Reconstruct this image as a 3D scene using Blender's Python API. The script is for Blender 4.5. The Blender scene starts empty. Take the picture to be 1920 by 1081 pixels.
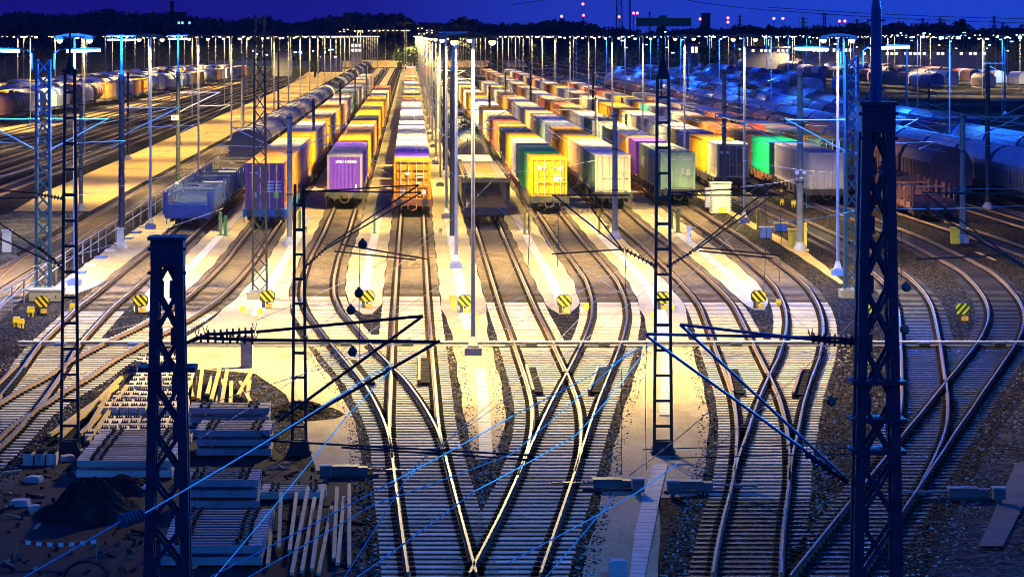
import bpy, math, random
from mathutils import Vector, Matrix
random.seed(7)
HAZE = .00004
R = math.radians
F, H, VX, HY = 5600.0, 12.0, 770.0, 68.0      # lens (photo pixels), camera height, vanishing point

# ------------------------------------------------------------------ camera, world, exposure
scn = bpy.context.scene
cam_d = bpy.data.cameras.new('camera'); cam = bpy.data.objects.new('camera', cam_d)
scn.collection.objects.link(cam); scn.camera = cam
cam.location = (0, 0, H); cam.rotation_euler = (R(90), 0, 0)
cam_d.sensor_fit = 'HORIZONTAL'; cam_d.sensor_width = 36; cam_d.lens = F / 1920 * 36
cam_d.shift_x = (960 - VX) / 1920; cam_d.shift_y = -(540.5 - HY) / 1920
cam_d.clip_start = 1; cam_d.clip_end = 20000
scn.view_settings.view_transform = 'Standard'; scn.view_settings.look = 'None'
scn.view_settings.gamma = 1; scn.view_settings.exposure = 0
scn.render.engine = 'CYCLES'
cy = scn.cycles
cy.use_denoising = True; cy.max_bounces = 4; cy.diffuse_bounces = 2; cy.glossy_bounces = 2
cy.transmission_bounces = 1; cy.sample_clamp_indirect = 4; cy.sample_clamp_direct = 40; cy.caustics_reflective = False
cy.pixel_filter_type = 'BLACKMAN_HARRIS'; cy.filter_width = 1.0; cy.use_light_tree = True; cy.use_adaptive_sampling = True; cy.adaptive_threshold = 0.02

w = bpy.data.worlds.new('World'); scn.world = w; w.use_nodes = True
nt = w.node_tree; N = nt.nodes; L = nt.links
bg = N['Background']
tc = N.new('ShaderNodeTexCoord'); sp = N.new('ShaderNodeSeparateXYZ'); L.new(tc.outputs['Generated'], sp.inputs[0])
# dusk: violet navy on the left, brighter blue towards the afterglow on the right, paler and brighter high up
az = N.new('ShaderNodeMapRange'); L.new(sp.outputs['X'], az.inputs[0])
az.inputs[1].default_value = -0.13; az.inputs[2].default_value = 0.14
r1 = N.new('ShaderNodeValToRGB'); L.new(az.outputs[0], r1.inputs[0])
r1.color_ramp.elements[0].color = (0.0075, 0.005, 0.185, 1); r1.color_ramp.elements[1].color = (0.013, 0.056, 0.60, 1)
e = r1.color_ramp.elements.new(0.42); e.color = (0.011, 0.010, 0.25, 1)
e = r1.color_ramp.elements.new(0.62); e.color = (0.015, 0.034, 0.44, 1)
el = N.new('ShaderNodeMapRange'); L.new(sp.outputs['Z'], el.inputs[0])
el.inputs[1].default_value = 0.012; el.inputs[2].default_value = 0.12
mx = N.new('ShaderNodeMixRGB'); L.new(el.outputs[0], mx.inputs[0]); L.new(r1.outputs[0], mx.inputs[1])
mx.inputs[2].default_value = (0.010, 0.050, 0.50, 1)
L.new(mx.outputs[0], bg.inputs[0]); bg.inputs[1].default_value = 1.0

# ------------------------------------------------------------------ helpers
COL = scn.collection
def P(px, py, Y):
    return Vector(((px - VX) * Y / F, Y, H - (py - HY) * Y / F))
def G(px, py):
    Y = F * H / (py - HY)
    return Vector(((px - VX) * Y / F, Y, 0))
def YG(py): return F * H / (py - HY)

class MB:
    def __init__(s): s.v = []; s.f = []; s.m = []
    def face(s, idx, m=0): s.f.append(idx); s.m.append(m)
    def box(s, x0, x1, y0, y1, z0, z1, m=0):
        n = len(s.v)
        s.v += [(x0,y0,z0),(x1,y0,z0),(x1,y1,z0),(x0,y1,z0),(x0,y0,z1),(x1,y0,z1),(x1,y1,z1),(x0,y1,z1)]
        for q in ((0,3,2,1),(4,5,6,7),(0,1,5,4),(1,2,6,5),(2,3,7,6),(3,0,4,7)): s.face([n+i for i in q], m)
        return s
    def cbox(s, cx, cy, cz, sx, sy, sz, m=0):
        return s.box(cx-sx/2, cx+sx/2, cy-sy/2, cy+sy/2, cz-sz/2, cz+sz/2, m)
    def bar(s, a, b, wd, th=None, m=0, up=(0,0,1)):
        a = Vector(a); b = Vector(b); th = th or wd; d = (b-a)
        if d.length < 1e-6: return s
        d.normalize(); u = Vector(up)
        if abs(d.dot(u)) > .98: u = Vector((0,1,0))
        sx = d.cross(u).normalized(); sz = sx.cross(d).normalized()
        n = len(s.v)
        for p in (a, b):
            for i, j in ((-1,-1),(1,-1),(1,1),(-1,1)):
                s.v.append(tuple(p + sx*(i*wd/2) + sz*(j*th/2)))
        for q in ((0,1,2,3),(7,6,5,4),(0,4,5,1),(1,5,6,2),(2,6,7,3),(3,7,4,0)): s.face([n+i for i in q], m)
        return s
    def tube(s, pts, r, seg=8, m=0, r2=None, cap=True):
        pts = [Vector(p) for p in pts]; rs = r if isinstance(r, (list, tuple)) else None
        n0 = len(s.v); k = len(pts); px = None
        for i, p in enumerate(pts):
            d = (pts[min(i+1,k-1)] - pts[max(i-1,0)]).normalized()
            u = Vector((0,0,1)) if abs(d.z) < .95 else Vector((0,1,0))
            if px is None: px = d.cross(u).normalized()
            else:
                px = (px - d*px.dot(d)).normalized()
            q = px.cross(d).normalized()
            rr = rs[i] if rs else (r if r2 is None else r + (r2-r)*i/(k-1))
            for j in range(seg):
                a = 2*math.pi*j/seg
                s.v.append(tuple(p + px*(rr*math.cos(a)) + q*(rr*math.sin(a))))
        for i in range(k-1):
            for j in range(seg):
                a = n0+i*seg+j; b = n0+i*seg+(j+1)%seg
                s.face([a, b, b+seg, a+seg], m)
        if cap:
            s.face([n0+j for j in range(seg)][::-1], m); s.face([n0+(k-1)*seg+j for j in range(seg)], m)
        return s
    def prism(s, poly, y0, y1, m=0):       # polygon in XZ extruded along Y
        n = len(s.v); k = len(poly)
        for y in (y0, y1):
            for (x, z) in poly: s.v.append((x, y, z))
        s.face([n+i for i in range(k)], m); s.face([n+k+i for i in range(k)][::-1], m)
        for i in range(k):
            j = (i+1) % k; s.face([n+i, n+k+i, n+k+j, n+j], m)
        return s
    def mesh(s, name):
        me = bpy.data.meshes.new(name); me.from_pydata(s.v, [], s.f)
        me.polygons.foreach_set('material_index', s.m); me.update()
        import bmesh
        bm = bmesh.new(); bm.from_mesh(me); bmesh.ops.recalc_face_normals(bm, faces=bm.faces); bm.to_mesh(me); bm.free()
        return me
    def build(s, name, mats, parent=None, smooth=False, **kw):
        me = s.mesh(name)
        if smooth: me.polygons.foreach_set('use_smooth', [True]*len(me.polygons))
        return mobj(name, me, mats, parent, **kw)

def mobj(name, me, mats, parent=None, loc=None, rz=None):
    if not isinstance(mats, (list, tuple)): mats = [mats]
    if len(me.materials) == 0:
        for m in mats: me.materials.append(m)
    o = bpy.data.objects.new(name, me); COL.objects.link(o)
    for i, m in enumerate(mats):
        if me.materials[i] != m:
            o.material_slots[i].link = 'OBJECT'; o.material_slots[i].material = m
    if parent: o.parent = parent
    if loc is not None: o.location = loc
    if rz is not None: o.rotation_euler.z = rz
    return o
def tag(o, label, cat, group=None, kind=None):
    o['label'] = label; o['category'] = cat
    if group: o['group'] = group
    if kind: o['kind'] = kind
    return o
def thing(name, label, cat, loc=(0,0,0), rz=0, group=None):
    o = bpy.data.objects.new(name, None); COL.objects.link(o); o.empty_display_size = .3
    o.location = loc; o.rotation_euler.z = rz
    return tag(o, label, cat, group)
ORD = ['nearest','second','third','fourth','fifth','sixth','seventh','eighth','ninth','tenth','eleventh','twelfth','thirteenth','fourteenth','fifteenth','sixteenth','seventeenth','eighteenth','nineteenth','twentieth']
TENS = {2:'twenty',3:'thirty',4:'forty',5:'fifty'}
def ordn(i):
    if i < 20: return ORD[i]
    n = i+1; t, u = divmod(n, 10)
    if u == 0: return TENS[t][:-1] + 'ieth'
    return TENS[t] + '-' + (['','first']+ORD[1:9])[u]

# ------------------------------------------------------------------ materials
def mat(name, col, rough=.7, metal=0, var=.25, scale=2.0, rv=0, bump=0, bscale=30, dirt=None, spec=.5, stretch=None, emit=None):
    m = bpy.data.materials.new(name); m.use_nodes = True
    nt = m.node_tree; N = nt.nodes; L = nt.links; b = N['Principled BSDF']
    b.inputs['Roughness'].default_value = rough; b.inputs['Metallic'].default_value = metal
    b.inputs['Specular IOR Level'].default_value = spec
    if emit:
        b.inputs['Base Color'].default_value = (*col, 1)
        b.inputs['Emission Color'].default_value = (*col, 1); b.inputs['Emission Strength'].default_value = emit
        return m
    g = N.new('ShaderNodeTexCoord'); oi = N.new('ShaderNodeObjectInfo')
    ad = N.new('ShaderNodeVectorMath'); ad.operation = 'MULTIPLY_ADD'
    L.new(g.outputs['Object'], ad.inputs[0]); ad.inputs[1].default_value = stretch or (1,1,1)
    mu = N.new('ShaderNodeMath'); mu.operation = 'MULTIPLY'; mu.inputs[1].default_value = 37.0
    L.new(oi.outputs['Random'], mu.inputs[0]); L.new(mu.outputs[0], ad.inputs[2])
    n1 = N.new('ShaderNodeTexNoise'); n1.inputs['Scale'].default_value = scale; n1.inputs['Detail'].default_value = 6
    n1.inputs['Roughness'].default_value = .65
    L.new(ad.outputs[0], n1.inputs['Vector'])
    rp = N.new('ShaderNodeMapRange'); rp.inputs[1].default_value = .3; rp.inputs[2].default_value = .7
    rp.inputs[3].default_value = 1-var; rp.inputs[4].default_value = 1+var
    L.new(n1.outputs['Fac'], rp.inputs[0])
    mc = N.new('ShaderNodeVectorMath'); mc.operation = 'SCALE'; mc.inputs[0].default_value = col
    L.new(rp.outputs[0], mc.inputs['Scale'])
    out = mc.outputs[0]
    if rv:
        ro = N.new('ShaderNodeMapRange'); ro.inputs[3].default_value = 1-rv; ro.inputs[4].default_value = 1+rv*.5; L.new(oi.outputs['Random'], ro.inputs[0])
        vr = N.new('ShaderNodeVectorMath'); vr.operation = 'SCALE'; L.new(out, vr.inputs[0]); L.new(ro.outputs[0], vr.inputs['Scale']); out = vr.outputs[0]
    if dirt:
        n2 = N.new('ShaderNodeTexNoise'); n2.inputs['Scale'].default_value = scale*.6; n2.inputs['Detail'].default_value = 8
        n2.inputs['Roughness'].default_value = .75; L.new(ad.outputs[0], n2.inputs['Vector'])
        r2 = N.new('ShaderNodeMapRange'); r2.inputs[1].default_value = .52; r2.inputs[2].default_value = .72
        r2.inputs[4].default_value = .75; L.new(n2.outputs['Fac'], r2.inputs[0])
        mm = N.new('ShaderNodeMixRGB'); L.new(r2.outputs[0], mm.inputs[0]); L.new(out, mm.inputs[1]); mm.inputs[2].default_value = (*dirt, 1)
        out = mm.outputs[0]
    L.new(out, b.inputs['Base Color'])
    if bump:
        n3 = N.new('ShaderNodeTexNoise'); n3.inputs['Scale'].default_value = bscale; L.new(g.outputs['Object'], n3.inputs['Vector'])
        bp = N.new('ShaderNodeBump'); bp.inputs['Strength'].default_value = bump; bp.inputs['Distance'].default_value = .05
        L.new(n3.outputs['Fac'], bp.inputs['Height']); L.new(bp.outputs[0], b.inputs['Normal'])
    return m
def ballast(name, c0, c1, sc=9.0, patch=(.1,.08,.06), pf=.5):
    m = bpy.data.materials.new(name); m.use_nodes = True
    nt = m.node_tree; N = nt.nodes; L = nt.links; b = N['Principled BSDF']; b.inputs['Roughness'].default_value = 1; b.inputs['Specular IOR Level'].default_value = .06
    g = N.new('ShaderNodeNewGeometry')
    vo = N.new('ShaderNodeTexVoronoi'); vo.inputs['Scale'].default_value = sc; L.new(g.outputs['Position'], vo.inputs['Vector'])
    sx = N.new('ShaderNodeSeparateColor'); L.new(vo.outputs['Color'], sx.inputs[0])
    pw = N.new('ShaderNodeMath'); pw.operation = 'POWER'; pw.inputs[1].default_value = 3.2; L.new(sx.outputs[0], pw.inputs[0])
    m1 = N.new('ShaderNodeMixRGB'); L.new(pw.outputs[0], m1.inputs[0]); m1.inputs[1].default_value = (*c0,1); m1.inputs[2].default_value = (*c1,1)
    # dark joints between the stones
    jr = N.new('ShaderNodeMapRange'); jr.inputs[1].default_value = .32; jr.inputs[2].default_value = .62
    jr.inputs[3].default_value = 1; jr.inputs[4].default_value = .04; L.new(vo.outputs['Distance'], jr.inputs[0])
    vm = N.new('ShaderNodeVectorMath'); vm.operation = 'SCALE'; L.new(m1.outputs[0], vm.inputs[0]); L.new(jr.outputs[0], vm.inputs['Scale'])
    n = N.new('ShaderNodeTexNoise'); n.inputs['Scale'].default_value = .35; n.inputs['Detail'].default_value = 7; n.inputs['Roughness'].default_value = .7
    L.new(g.outputs['Position'], n.inputs['Vector'])
    mr = N.new('ShaderNodeMapRange'); mr.inputs[1].default_value = .42; mr.inputs[2].default_value = .66; mr.inputs[4].default_value = pf
    L.new(n.outputs['Fac'], mr.inputs[0])
    m2 = N.new('ShaderNodeMixRGB'); L.new(mr.outputs[0], m2.inputs[0]); L.new(vm.outputs[0], m2.inputs[1]); m2.inputs[2].default_value = (*patch,1)
    n5 = N.new('ShaderNodeTexNoise'); n5.inputs['Scale'].default_value = 2.2; n5.inputs['Detail'].default_value = 8; n5.inputs['Roughness'].default_value = .8
    L.new(g.outputs['Position'], n5.inputs['Vector'])
    r5 = N.new('ShaderNodeMapRange'); r5.inputs[1].default_value = .38; r5.inputs[2].default_value = .62; r5.inputs[3].default_value = .45; r5.inputs[4].default_value = 1.5
    L.new(n5.outputs['Fac'], r5.inputs[0]); v5 = N.new('ShaderNodeVectorMath'); v5.operation = 'SCALE'; L.new(m2.outputs[0], v5.inputs[0]); L.new(r5.outputs[0], v5.inputs['Scale'])
    L.new(v5.outputs[0], b.inputs['Base Color'])
    bp = N.new('ShaderNodeBump'); bp.inputs['Strength'].default_value = 1; bp.inputs['Distance'].default_value = .12; bp.invert = True
    L.new(vo.outputs['Distance'], bp.inputs['Height']); L.new(bp.outputs[0], b.inputs['Normal'])
    return m
def slabmat(name, col, stain, joint=3.0):
    """pale concrete/sand surface with stains, fine grain and sparse cracks, world coordinates"""
    m = bpy.data.materials.new(name); m.use_nodes = True
    nt = m.node_tree; N = nt.nodes; L = nt.links; b = N['Principled BSDF']; b.inputs['Roughness'].default_value = 1; b.inputs['Specular IOR Level'].default_value = .08
    g = N.new('ShaderNodeNewGeometry')
    mp = N.new('ShaderNodeMapping'); mp.inputs['Scale'].default_value = (1, .35, 1); L.new(g.outputs['Position'], mp.inputs[0])
    n = N.new('ShaderNodeTexNoise'); n.inputs['Scale'].default_value = .5; n.inputs['Detail'].default_value = 9; n.inputs['Roughness'].default_value = .72
    L.new(mp.outputs[0], n.inputs['Vector'])
    mr = N.new('ShaderNodeMapRange'); mr.inputs[1].default_value = .42; mr.inputs[2].default_value = .70; mr.inputs[4].default_value = .85
    L.new(n.outputs['Fac'], mr.inputs[0])
    m2 = N.new('ShaderNodeMixRGB'); L.new(mr.outputs[0], m2.inputs[0]); m2.inputs[1].default_value = (*col,1); m2.inputs[2].default_value = (*stain,1)
    n2 = N.new('ShaderNodeTexNoise'); n2.inputs['Scale'].default_value = 14; n2.inputs['Detail'].default_value = 4; L.new(g.outputs['Position'], n2.inputs['Vector'])
    r2 = N.new('ShaderNodeMapRange'); r2.inputs[1].default_value = .3; r2.inputs[2].default_value = .7; r2.inputs[3].default_value = .68; r2.inputs[4].default_value = 1.2
    L.new(n2.outputs['Fac'], r2.inputs[0])
    vm = N.new('ShaderNodeVectorMath'); vm.operation = 'SCALE'; L.new(m2.outputs[0], vm.inputs[0]); L.new(r2.outputs[0], vm.inputs['Scale'])
    L.new(vm.outputs[0], b.inputs['Base Color'])
    bp = N.new('ShaderNodeBump'); bp.inputs['Strength'].default_value = .4; bp.inputs['Distance'].default_value = .04
    L.new(n.outputs['Fac'], bp.inputs['Height']); L.new(bp.outputs[0], b.inputs['Normal'])
    return m
M = {}
M['ballast'] = ballast('track ballast', (.007,.006,.007), (.30,.23,.185), 10, (.012,.009,.008), .6)
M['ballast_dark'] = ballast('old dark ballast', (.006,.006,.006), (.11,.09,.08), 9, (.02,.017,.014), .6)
M['gravel_pale'] = ballast('pale gravel', (.05,.05,.05), (.5,.46,.42), 11, (.34,.32,.28), .65)
M['gravel_blue'] = ballast('trodden gravel', (.015,.015,.018), (.30,.29,.28), 8, (.10,.10,.10), .8)
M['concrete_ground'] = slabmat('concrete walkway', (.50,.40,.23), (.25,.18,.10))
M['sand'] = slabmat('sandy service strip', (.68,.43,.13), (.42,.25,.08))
M['earth'] = slabmat('earth', (.035,.033,.036), (.014,.013,.014))
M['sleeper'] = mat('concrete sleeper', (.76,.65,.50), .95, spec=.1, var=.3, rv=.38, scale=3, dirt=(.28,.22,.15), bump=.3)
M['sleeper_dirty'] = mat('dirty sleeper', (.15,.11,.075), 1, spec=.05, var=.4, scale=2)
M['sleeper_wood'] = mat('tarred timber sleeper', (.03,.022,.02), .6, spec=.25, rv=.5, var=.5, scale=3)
M['rail_side'] = mat('rusty rail web', (.17,.10,.06), .8, var=.3, scale=2)
M['rail_head'] = mat('polished rail head', (.20,.18,.17), .55, metal=1, var=.12, scale=.6)
M['clip'] = mat('rail fastening', (.03,.022,.02), 1, spec=.05, var=.4)
M['dark_steel'] = mat('dark painted steel', (.035,.045,.05), .5, metal=.3, var=.3, scale=3, dirt=(.06,.045,.035), bump=.1)
M['mast_navy'] = mat('navy painted steel', (.07,.085,.08), .5, metal=.2, var=.35, scale=3, dirt=(.08,.05,.035), bump=.15)
M['mast_blue'] = mat('blue grey painted steel', (.05,.17,.30), .45, metal=.3, var=.3, scale=2, dirt=(.07,.07,.07))
M['machine'] = mat('grey machine paint', (.09,.09,.10), .6, var=.3, dirt=(.07,.06,.05))
M['galv'] = mat('galvanised steel', (.42,.42,.42), .42, metal=.7, var=.2, scale=2)
M['olive'] = mat('weathered concrete post', (.20,.20,.15), .8, var=.3, scale=1.5, dirt=(.09,.09,.07))
M['cream_post'] = mat('cream painted post', (.60,.57,.40), .6, var=.15)
M['black'] = mat('black steel', (.012,.013,.016), .55, var=.3)
M['mat_black'] = mat('black rubber mat', (.012,.011,.01), 1, spec=.04, var=.5)
M['insul'] = mat('brown porcelain insulator', (.05,.03,.03), .2, var=.2)
M['insul_white'] = mat('pale porcelain insulator', (.6,.6,.55), .3, var=.1)
M['insul_teal'] = mat('green glass insulator', (.03,.22,.20), .15, var=.2)
M['wire'] = mat('copper wire', (.05,.05,.055), .4, metal=.6, var=.1)
M['wire_cyan_lit'] = mat('cyan lit wire', (.25,.95,.90), .4, metal=0, var=.1)  # cyan of the blue lamp light is put into the wire's base colour
M['wirepale'] = mat('aluminium tube', (.60,.60,.58), .4, metal=.4, var=.1)
M['concrete'] = mat('cast concrete', (.45,.43,.39), .85, var=.2, scale=2, dirt=(.22,.20,.17), bump=.2)
M['concrete_blue'] = mat('grey concrete foundation', (.33,.36,.40), .85, var=.2, scale=2)
M['yellow'] = mat('yellow paint', (.78,.60,.02), .5, var=.1)
M['yellow_green'] = mat('lime yellow paint', (.45,.65,.05), .5, var=.1)
M['signblack'] = mat('black sign stripe', (.02,.018,.015), .6, var=.2)
M['white'] = mat('white paint', (.78,.77,.72), .6, var=.08)
M['red'] = mat('red paint', (.60,.04,.03), .6, var=.1)
M['bluebox'] = mat('blue box', (.05,.10,.35), .5, var=.1)
M['timber'] = mat('sawn timber', (.55,.36,.07), .8, var=.35, scale=3, stretch=(3,3,.4))
M['timber_tan'] = mat('old tan timber', (.46,.33,.18), .8, var=.35, scale=3)  # tan is the old timber's own colour
M['soil'] = mat('dark soil', (.03,.024,.022), 1, spec=.05, var=.6, scale=3, bump=.8, bscale=9)
M['wagon'] = mat('wagon frame', (.055,.045,.04), .7, var=.5, scale=2, dirt=(.14,.08,.05), bump=.1)
M['wagon_rust'] = mat('rusty red wagon frame', (.20,.07,.035), .7, var=.4, scale=2)
M['wagon_blue'] = mat('blue grey wagon', (.05,.10,.28), .6, var=.35, scale=2, dirt=(.08,.06,.06))
M['wagon_sky'] = mat('bright blue wagon frame', (.03,.18,.35), .6, var=.3)
M['wagon_maroon'] = mat('maroon wagon', (.13,.05,.045), .55, var=.35, scale=1.2, dirt=(.06,.04,.035))
M['silver'] = mat('corrugated silver hood', (.62,.64,.66), .30, metal=.85, var=.25, scale=1.2, dirt=(.25,.22,.2))
M['tank'] = mat('cream tank', (.62,.56,.40), .5, var=.15, scale=.8, dirt=(.25,.20,.12))
M['tank_dark'] = mat('dark tank', (.06,.05,.05), .4, var=.3, scale=.8, dirt=(.14,.10,.06))
M['lamp_warm'] = mat('sodium lamp glass', (1,.72,.30), emit=7)
M['lamp_white'] = mat('mercury lamp glass', (.35,.65,1), emit=7)
M['lamp_cyan'] = mat('blue white tube', (.25,.55,1), emit=16)
M['lamp_red'] = mat('red obstruction light', (1,.06,.10), emit=16)
M['lamp_blue'] = mat('small blue lamp', (.2,.5,1), emit=14)
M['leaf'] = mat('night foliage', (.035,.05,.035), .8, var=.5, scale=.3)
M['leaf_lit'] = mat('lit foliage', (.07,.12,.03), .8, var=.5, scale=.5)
M['bark'] = mat('bark', (.05,.04,.03), .9)
M['facade'] = mat('far facade', (.30,.27,.24), .8, var=.2)
M['facade_dark'] = mat('dark building', (.03,.03,.035), .8, var=.2)
M['window_lit'] = mat('lit window', (1,.85,.6), emit=2.2)
M['window_cyan'] = mat('bluish lit window', (.25,.6,1), emit=1.6)

# ------------------------------------------------------------------ track alignments (photo readings: row, column)
TR = {
 1: [(920,-132),(821,-20),(766,32),(723,65),(700,81),(682,92),(658,107),(638,125),(620,142),(584,177),(561,206),(506,268),(469,313)],
 2: [(920,-150),(850,-62),(821,-45),(766,41),(742,75),(715,129),(689,162),(647,238),(630,275),(608,317),(582,358),(565,382),(533,415),(494,450),(455,478),(428,497)],
 3: [(1085,828),(977,806),(888,789),(836,780),(802,767),(762,746),(721,719),(693,692),(657,660),(623,632),(587,605),(557,595),(527,597),(487,608),(440,630),(390,648)],
 4: [(1085,828),(977,806),(888,789),(858,783),(802,775),(736,774),(700,773),(607,771.5),(540,771.5),(473,772),(403,773)],
 5: [(1085,947),(974,997),(890,1029),(851,1039),(816,1044),(786,1044),(758,1040),(718,1027),(686,1014),(627,991),(587,973),(497,940),(430,915)],
 6: [(1085,952),(1008,982),(945,1007),(886,1031),(851,1043),(794,1065),(751,1083),(700,1107),(640,1133),(600,1144),(567,1142),(530,1128),(493,1100),(457,1069),(420,1043),(403,1030)],
 7: [(1085,1401),(1029,1406),(969,1416),(917,1428),(865,1430),(828,1431),(795,1427),(754,1419),(710,1401),(660,1379),(620,1363),(580,1345),(557,1327),(530,1301),(500,1269),(470,1236),(430,1188),(390,1145)],
 8: [(1085,1401),(1029,1406),(969,1416),(902,1429),(865,1435),(821,1449),(762,1464),(717,1481),(680,1498),(640,1508),(608,1510),(580,1504),(546,1486),(522,1462),(483,1413),(443,1356),(403,1296)],
 9: [(1100,1542),(985,1626),(936,1662),(900,1685),(860,1707),(821,1725),(788,1733),(756,1735),(730,1733),(708,1731),(655,1727),(608,1721),(580,1716),(556,1704),(530,1682),(505,1650),(476,1607),(452,1560),(418,1490)],
 10: [(1100,1542),(985,1626),(936,1662),(891,1694),(860,1718),(816,1747),(780,1776),(749,1797),(727,1814),(696,1837),(655,1867),(640,1876),(610,1887),(587,1887),(565,1878),(543,1861),(519,1837),(505,1815),(482,1771),(448,1701)],
 11: [(620,2300),(540,2090),(486,1946),(445,1831),(437,1806),(403,1702)],
 12: [(600,2450),(500,2180),(425,1920),(402,1845)],
}
XS = {1:-13.8, 2:-9.1, 3:-4.57, 4:.1, 5:4.8, 6:9.33, 7:14.0, 8:18.85, 9:24.65, 10:29.35, 11:33.7, 12:38.3}
ALN = {}
for k, pts in TR.items():
    q = sorted((G(c, r).y, G(c, r).x) for r, c in pts)
    y0, y1 = q[0][0], q[-1][0]
    q += [(y1+45, XS[k]), (3000, XS[k])]
    ys = [y0 + i for i in range(int(360-y0)+1)]
    def lin(y, q=q):
        for (a, xa), (b, xb) in zip(q, q[1:]):
            if a <= y <= b: return xa + (xb-xa)*(y-a)/(b-a)
        if y < q[0][0]:
            (a, xa), (b, xb) = q[0], q[1]; return xa + (xb-xa)*(y-a)/(b-a)
        return q[-1][1]
    xs = [lin(y) for y in ys]
    for it in range(5):
        xs = [xs[0]] + [(xs[i-1] + 2*xs[i] + xs[i+1])/4 for i in range(1, len(xs)-1)] + [xs[-1]]
    ALN[k] = (ys, xs)
def cx(k, y):
    ys, xs = ALN[k]
    t = y - ys[0]; i = int(math.floor(t))
    if i < 0: return xs[0] + (xs[1]-xs[0])*t
    if i >= len(xs)-1: return XS[k]
    return xs[i] + (xs[i+1]-xs[i])*(t-i)

# ------------------------------------------------------------------ ground
M['slabgrey'] = mat('worn grey slab', (.085,.085,.09), .9, var=.35, scale=1.2, dirt=(.07,.07,.07), bump=.3)
def sheet(name, pts, z, m, label, kind='structure', cat='ground'):
    mb = MB(); mb.v = [(x, y, z) for x, y in pts]; mb.face(list(range(len(pts))))
    o = mb.build(name, m); tag(o, label, cat, kind=kind); return o
def strip(name, rows, z, m, label, cat='path'):       # rows: (y, xl, xr)
    mb = MB()
    for y, a, b in rows: mb.v += [(a, y, z), (b, y, z)]
    for i in range(len(rows)-1): mb.face([2*i, 2*i+1, 2*i+3, 2*i+2])
    o = mb.build(name, m); tag(o, label, cat, kind='structure'); return o
sheet('ground', [(-1200,15),(1200,15),(1200,2790),(-1200,2790)], 0, M['ballast'], 'gravelled ground of the whole rail yard')
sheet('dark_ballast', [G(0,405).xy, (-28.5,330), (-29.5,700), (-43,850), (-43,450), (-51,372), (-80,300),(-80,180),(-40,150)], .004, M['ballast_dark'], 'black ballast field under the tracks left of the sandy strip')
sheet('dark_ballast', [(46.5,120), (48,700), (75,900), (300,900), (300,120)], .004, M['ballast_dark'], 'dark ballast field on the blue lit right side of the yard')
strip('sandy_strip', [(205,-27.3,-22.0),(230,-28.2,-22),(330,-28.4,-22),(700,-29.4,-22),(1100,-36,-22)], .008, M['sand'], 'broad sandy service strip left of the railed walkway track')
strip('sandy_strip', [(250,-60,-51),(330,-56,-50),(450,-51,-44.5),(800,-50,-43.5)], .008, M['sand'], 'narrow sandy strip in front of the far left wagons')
strip('gravel_strip', [(140,-32,-17.6),(165,-30,-21.8),(204,-27.2,-22.2)], .008, M['gravel_pale'], 'pale loose gravel beside the leftmost near track')
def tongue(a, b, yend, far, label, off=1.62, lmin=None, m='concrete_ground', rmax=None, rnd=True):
    rows = []; y = yend
    while y < far:
        of = off if (off > 1.7 or y < 122) else max(1.34, off-(y-122)*.03)
        l = (cx(a, y)+of) if a else -17.1; r = cx(b, y)-of
        if lmin: l = max(l, lmin(y))
        if rmax: r = min(r, rmax(y))
        if r-l > .25:
            c = (l+r)/2; h = (r-l)/2; t = (y-yend)
            if rnd and t < 6: h *= .45 + .55*math.sin(min(1, t/6)*math.pi/2)
            jl, jr = (.03*math.sin(y*.7), .03*math.sin(y*.6+2)) if y < 260 else (0,0)
            rows.append((y, c-h+jl, c+h+jr))
        y += .4 if y < 260 else (6 if y < 400 else 40)
    strip('walkway', rows, .012, M[m], label)
tongue(None, 1, 139, 1150, 'pale concrete walkway along the railing left of the blue flat wagon')
tongue(1, 2, 130, 1150, 'pale concrete walkway between the two leftmost curved tracks')
def interp(tab):
    q = sorted((G(c, r).y, G(c, r).x) for r, c in tab)
    def f(y):
        if y <= q[0][0]: return q[0][1]
        for (a, xa), (b, xb) in zip(q, q[1:]):
            if a <= y <= b: return xa + (xb-xa)*(y-a)/(b-a)
        return -999
    return f
tongue(2, 3, 82.5, 1150, 'broad pale concrete apron between the maroon and the purple container trains',
       lmin=interp([(880,590),(800,572),(740,535),(700,480),(690,340),(660,330),(640,345)]), rnd=False)
tongue(3, 4, 129, 1150, 'pale concrete tongue between the purple and the gold container trains')
tongue(4, 5, 84.7, 1150, 'long concrete walkway with the slim lamp mast right of the centre track', rnd=False)
tongue(5, 6, 129, 1150, 'pale concrete tongue left of the yellow end container')
tongue(6, 7, 58, 700, 'concrete walkway right of the double turnout running down to the bottom edge', rnd=False,
       rmax=lambda y: 1e9 if y > 78 else (G(1236, HY+F*H/y).x))
tongue(7, 8, 131, 700, 'pale concrete tongue left of the pale green end container')
tongue(8, 9, 140, 600, 'sandy patchy walkway beside the switch cabinet', m='sand', off=2.6)
tongue(9, 10, 131, 600, 'thin sandy path between the two rightmost curved tracks', m='sand', off=2.7)
tongue(10, 11, 160, 600, 'thin pale earth path below the maroon stake wagons', m='sand', off=2.2)
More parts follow.
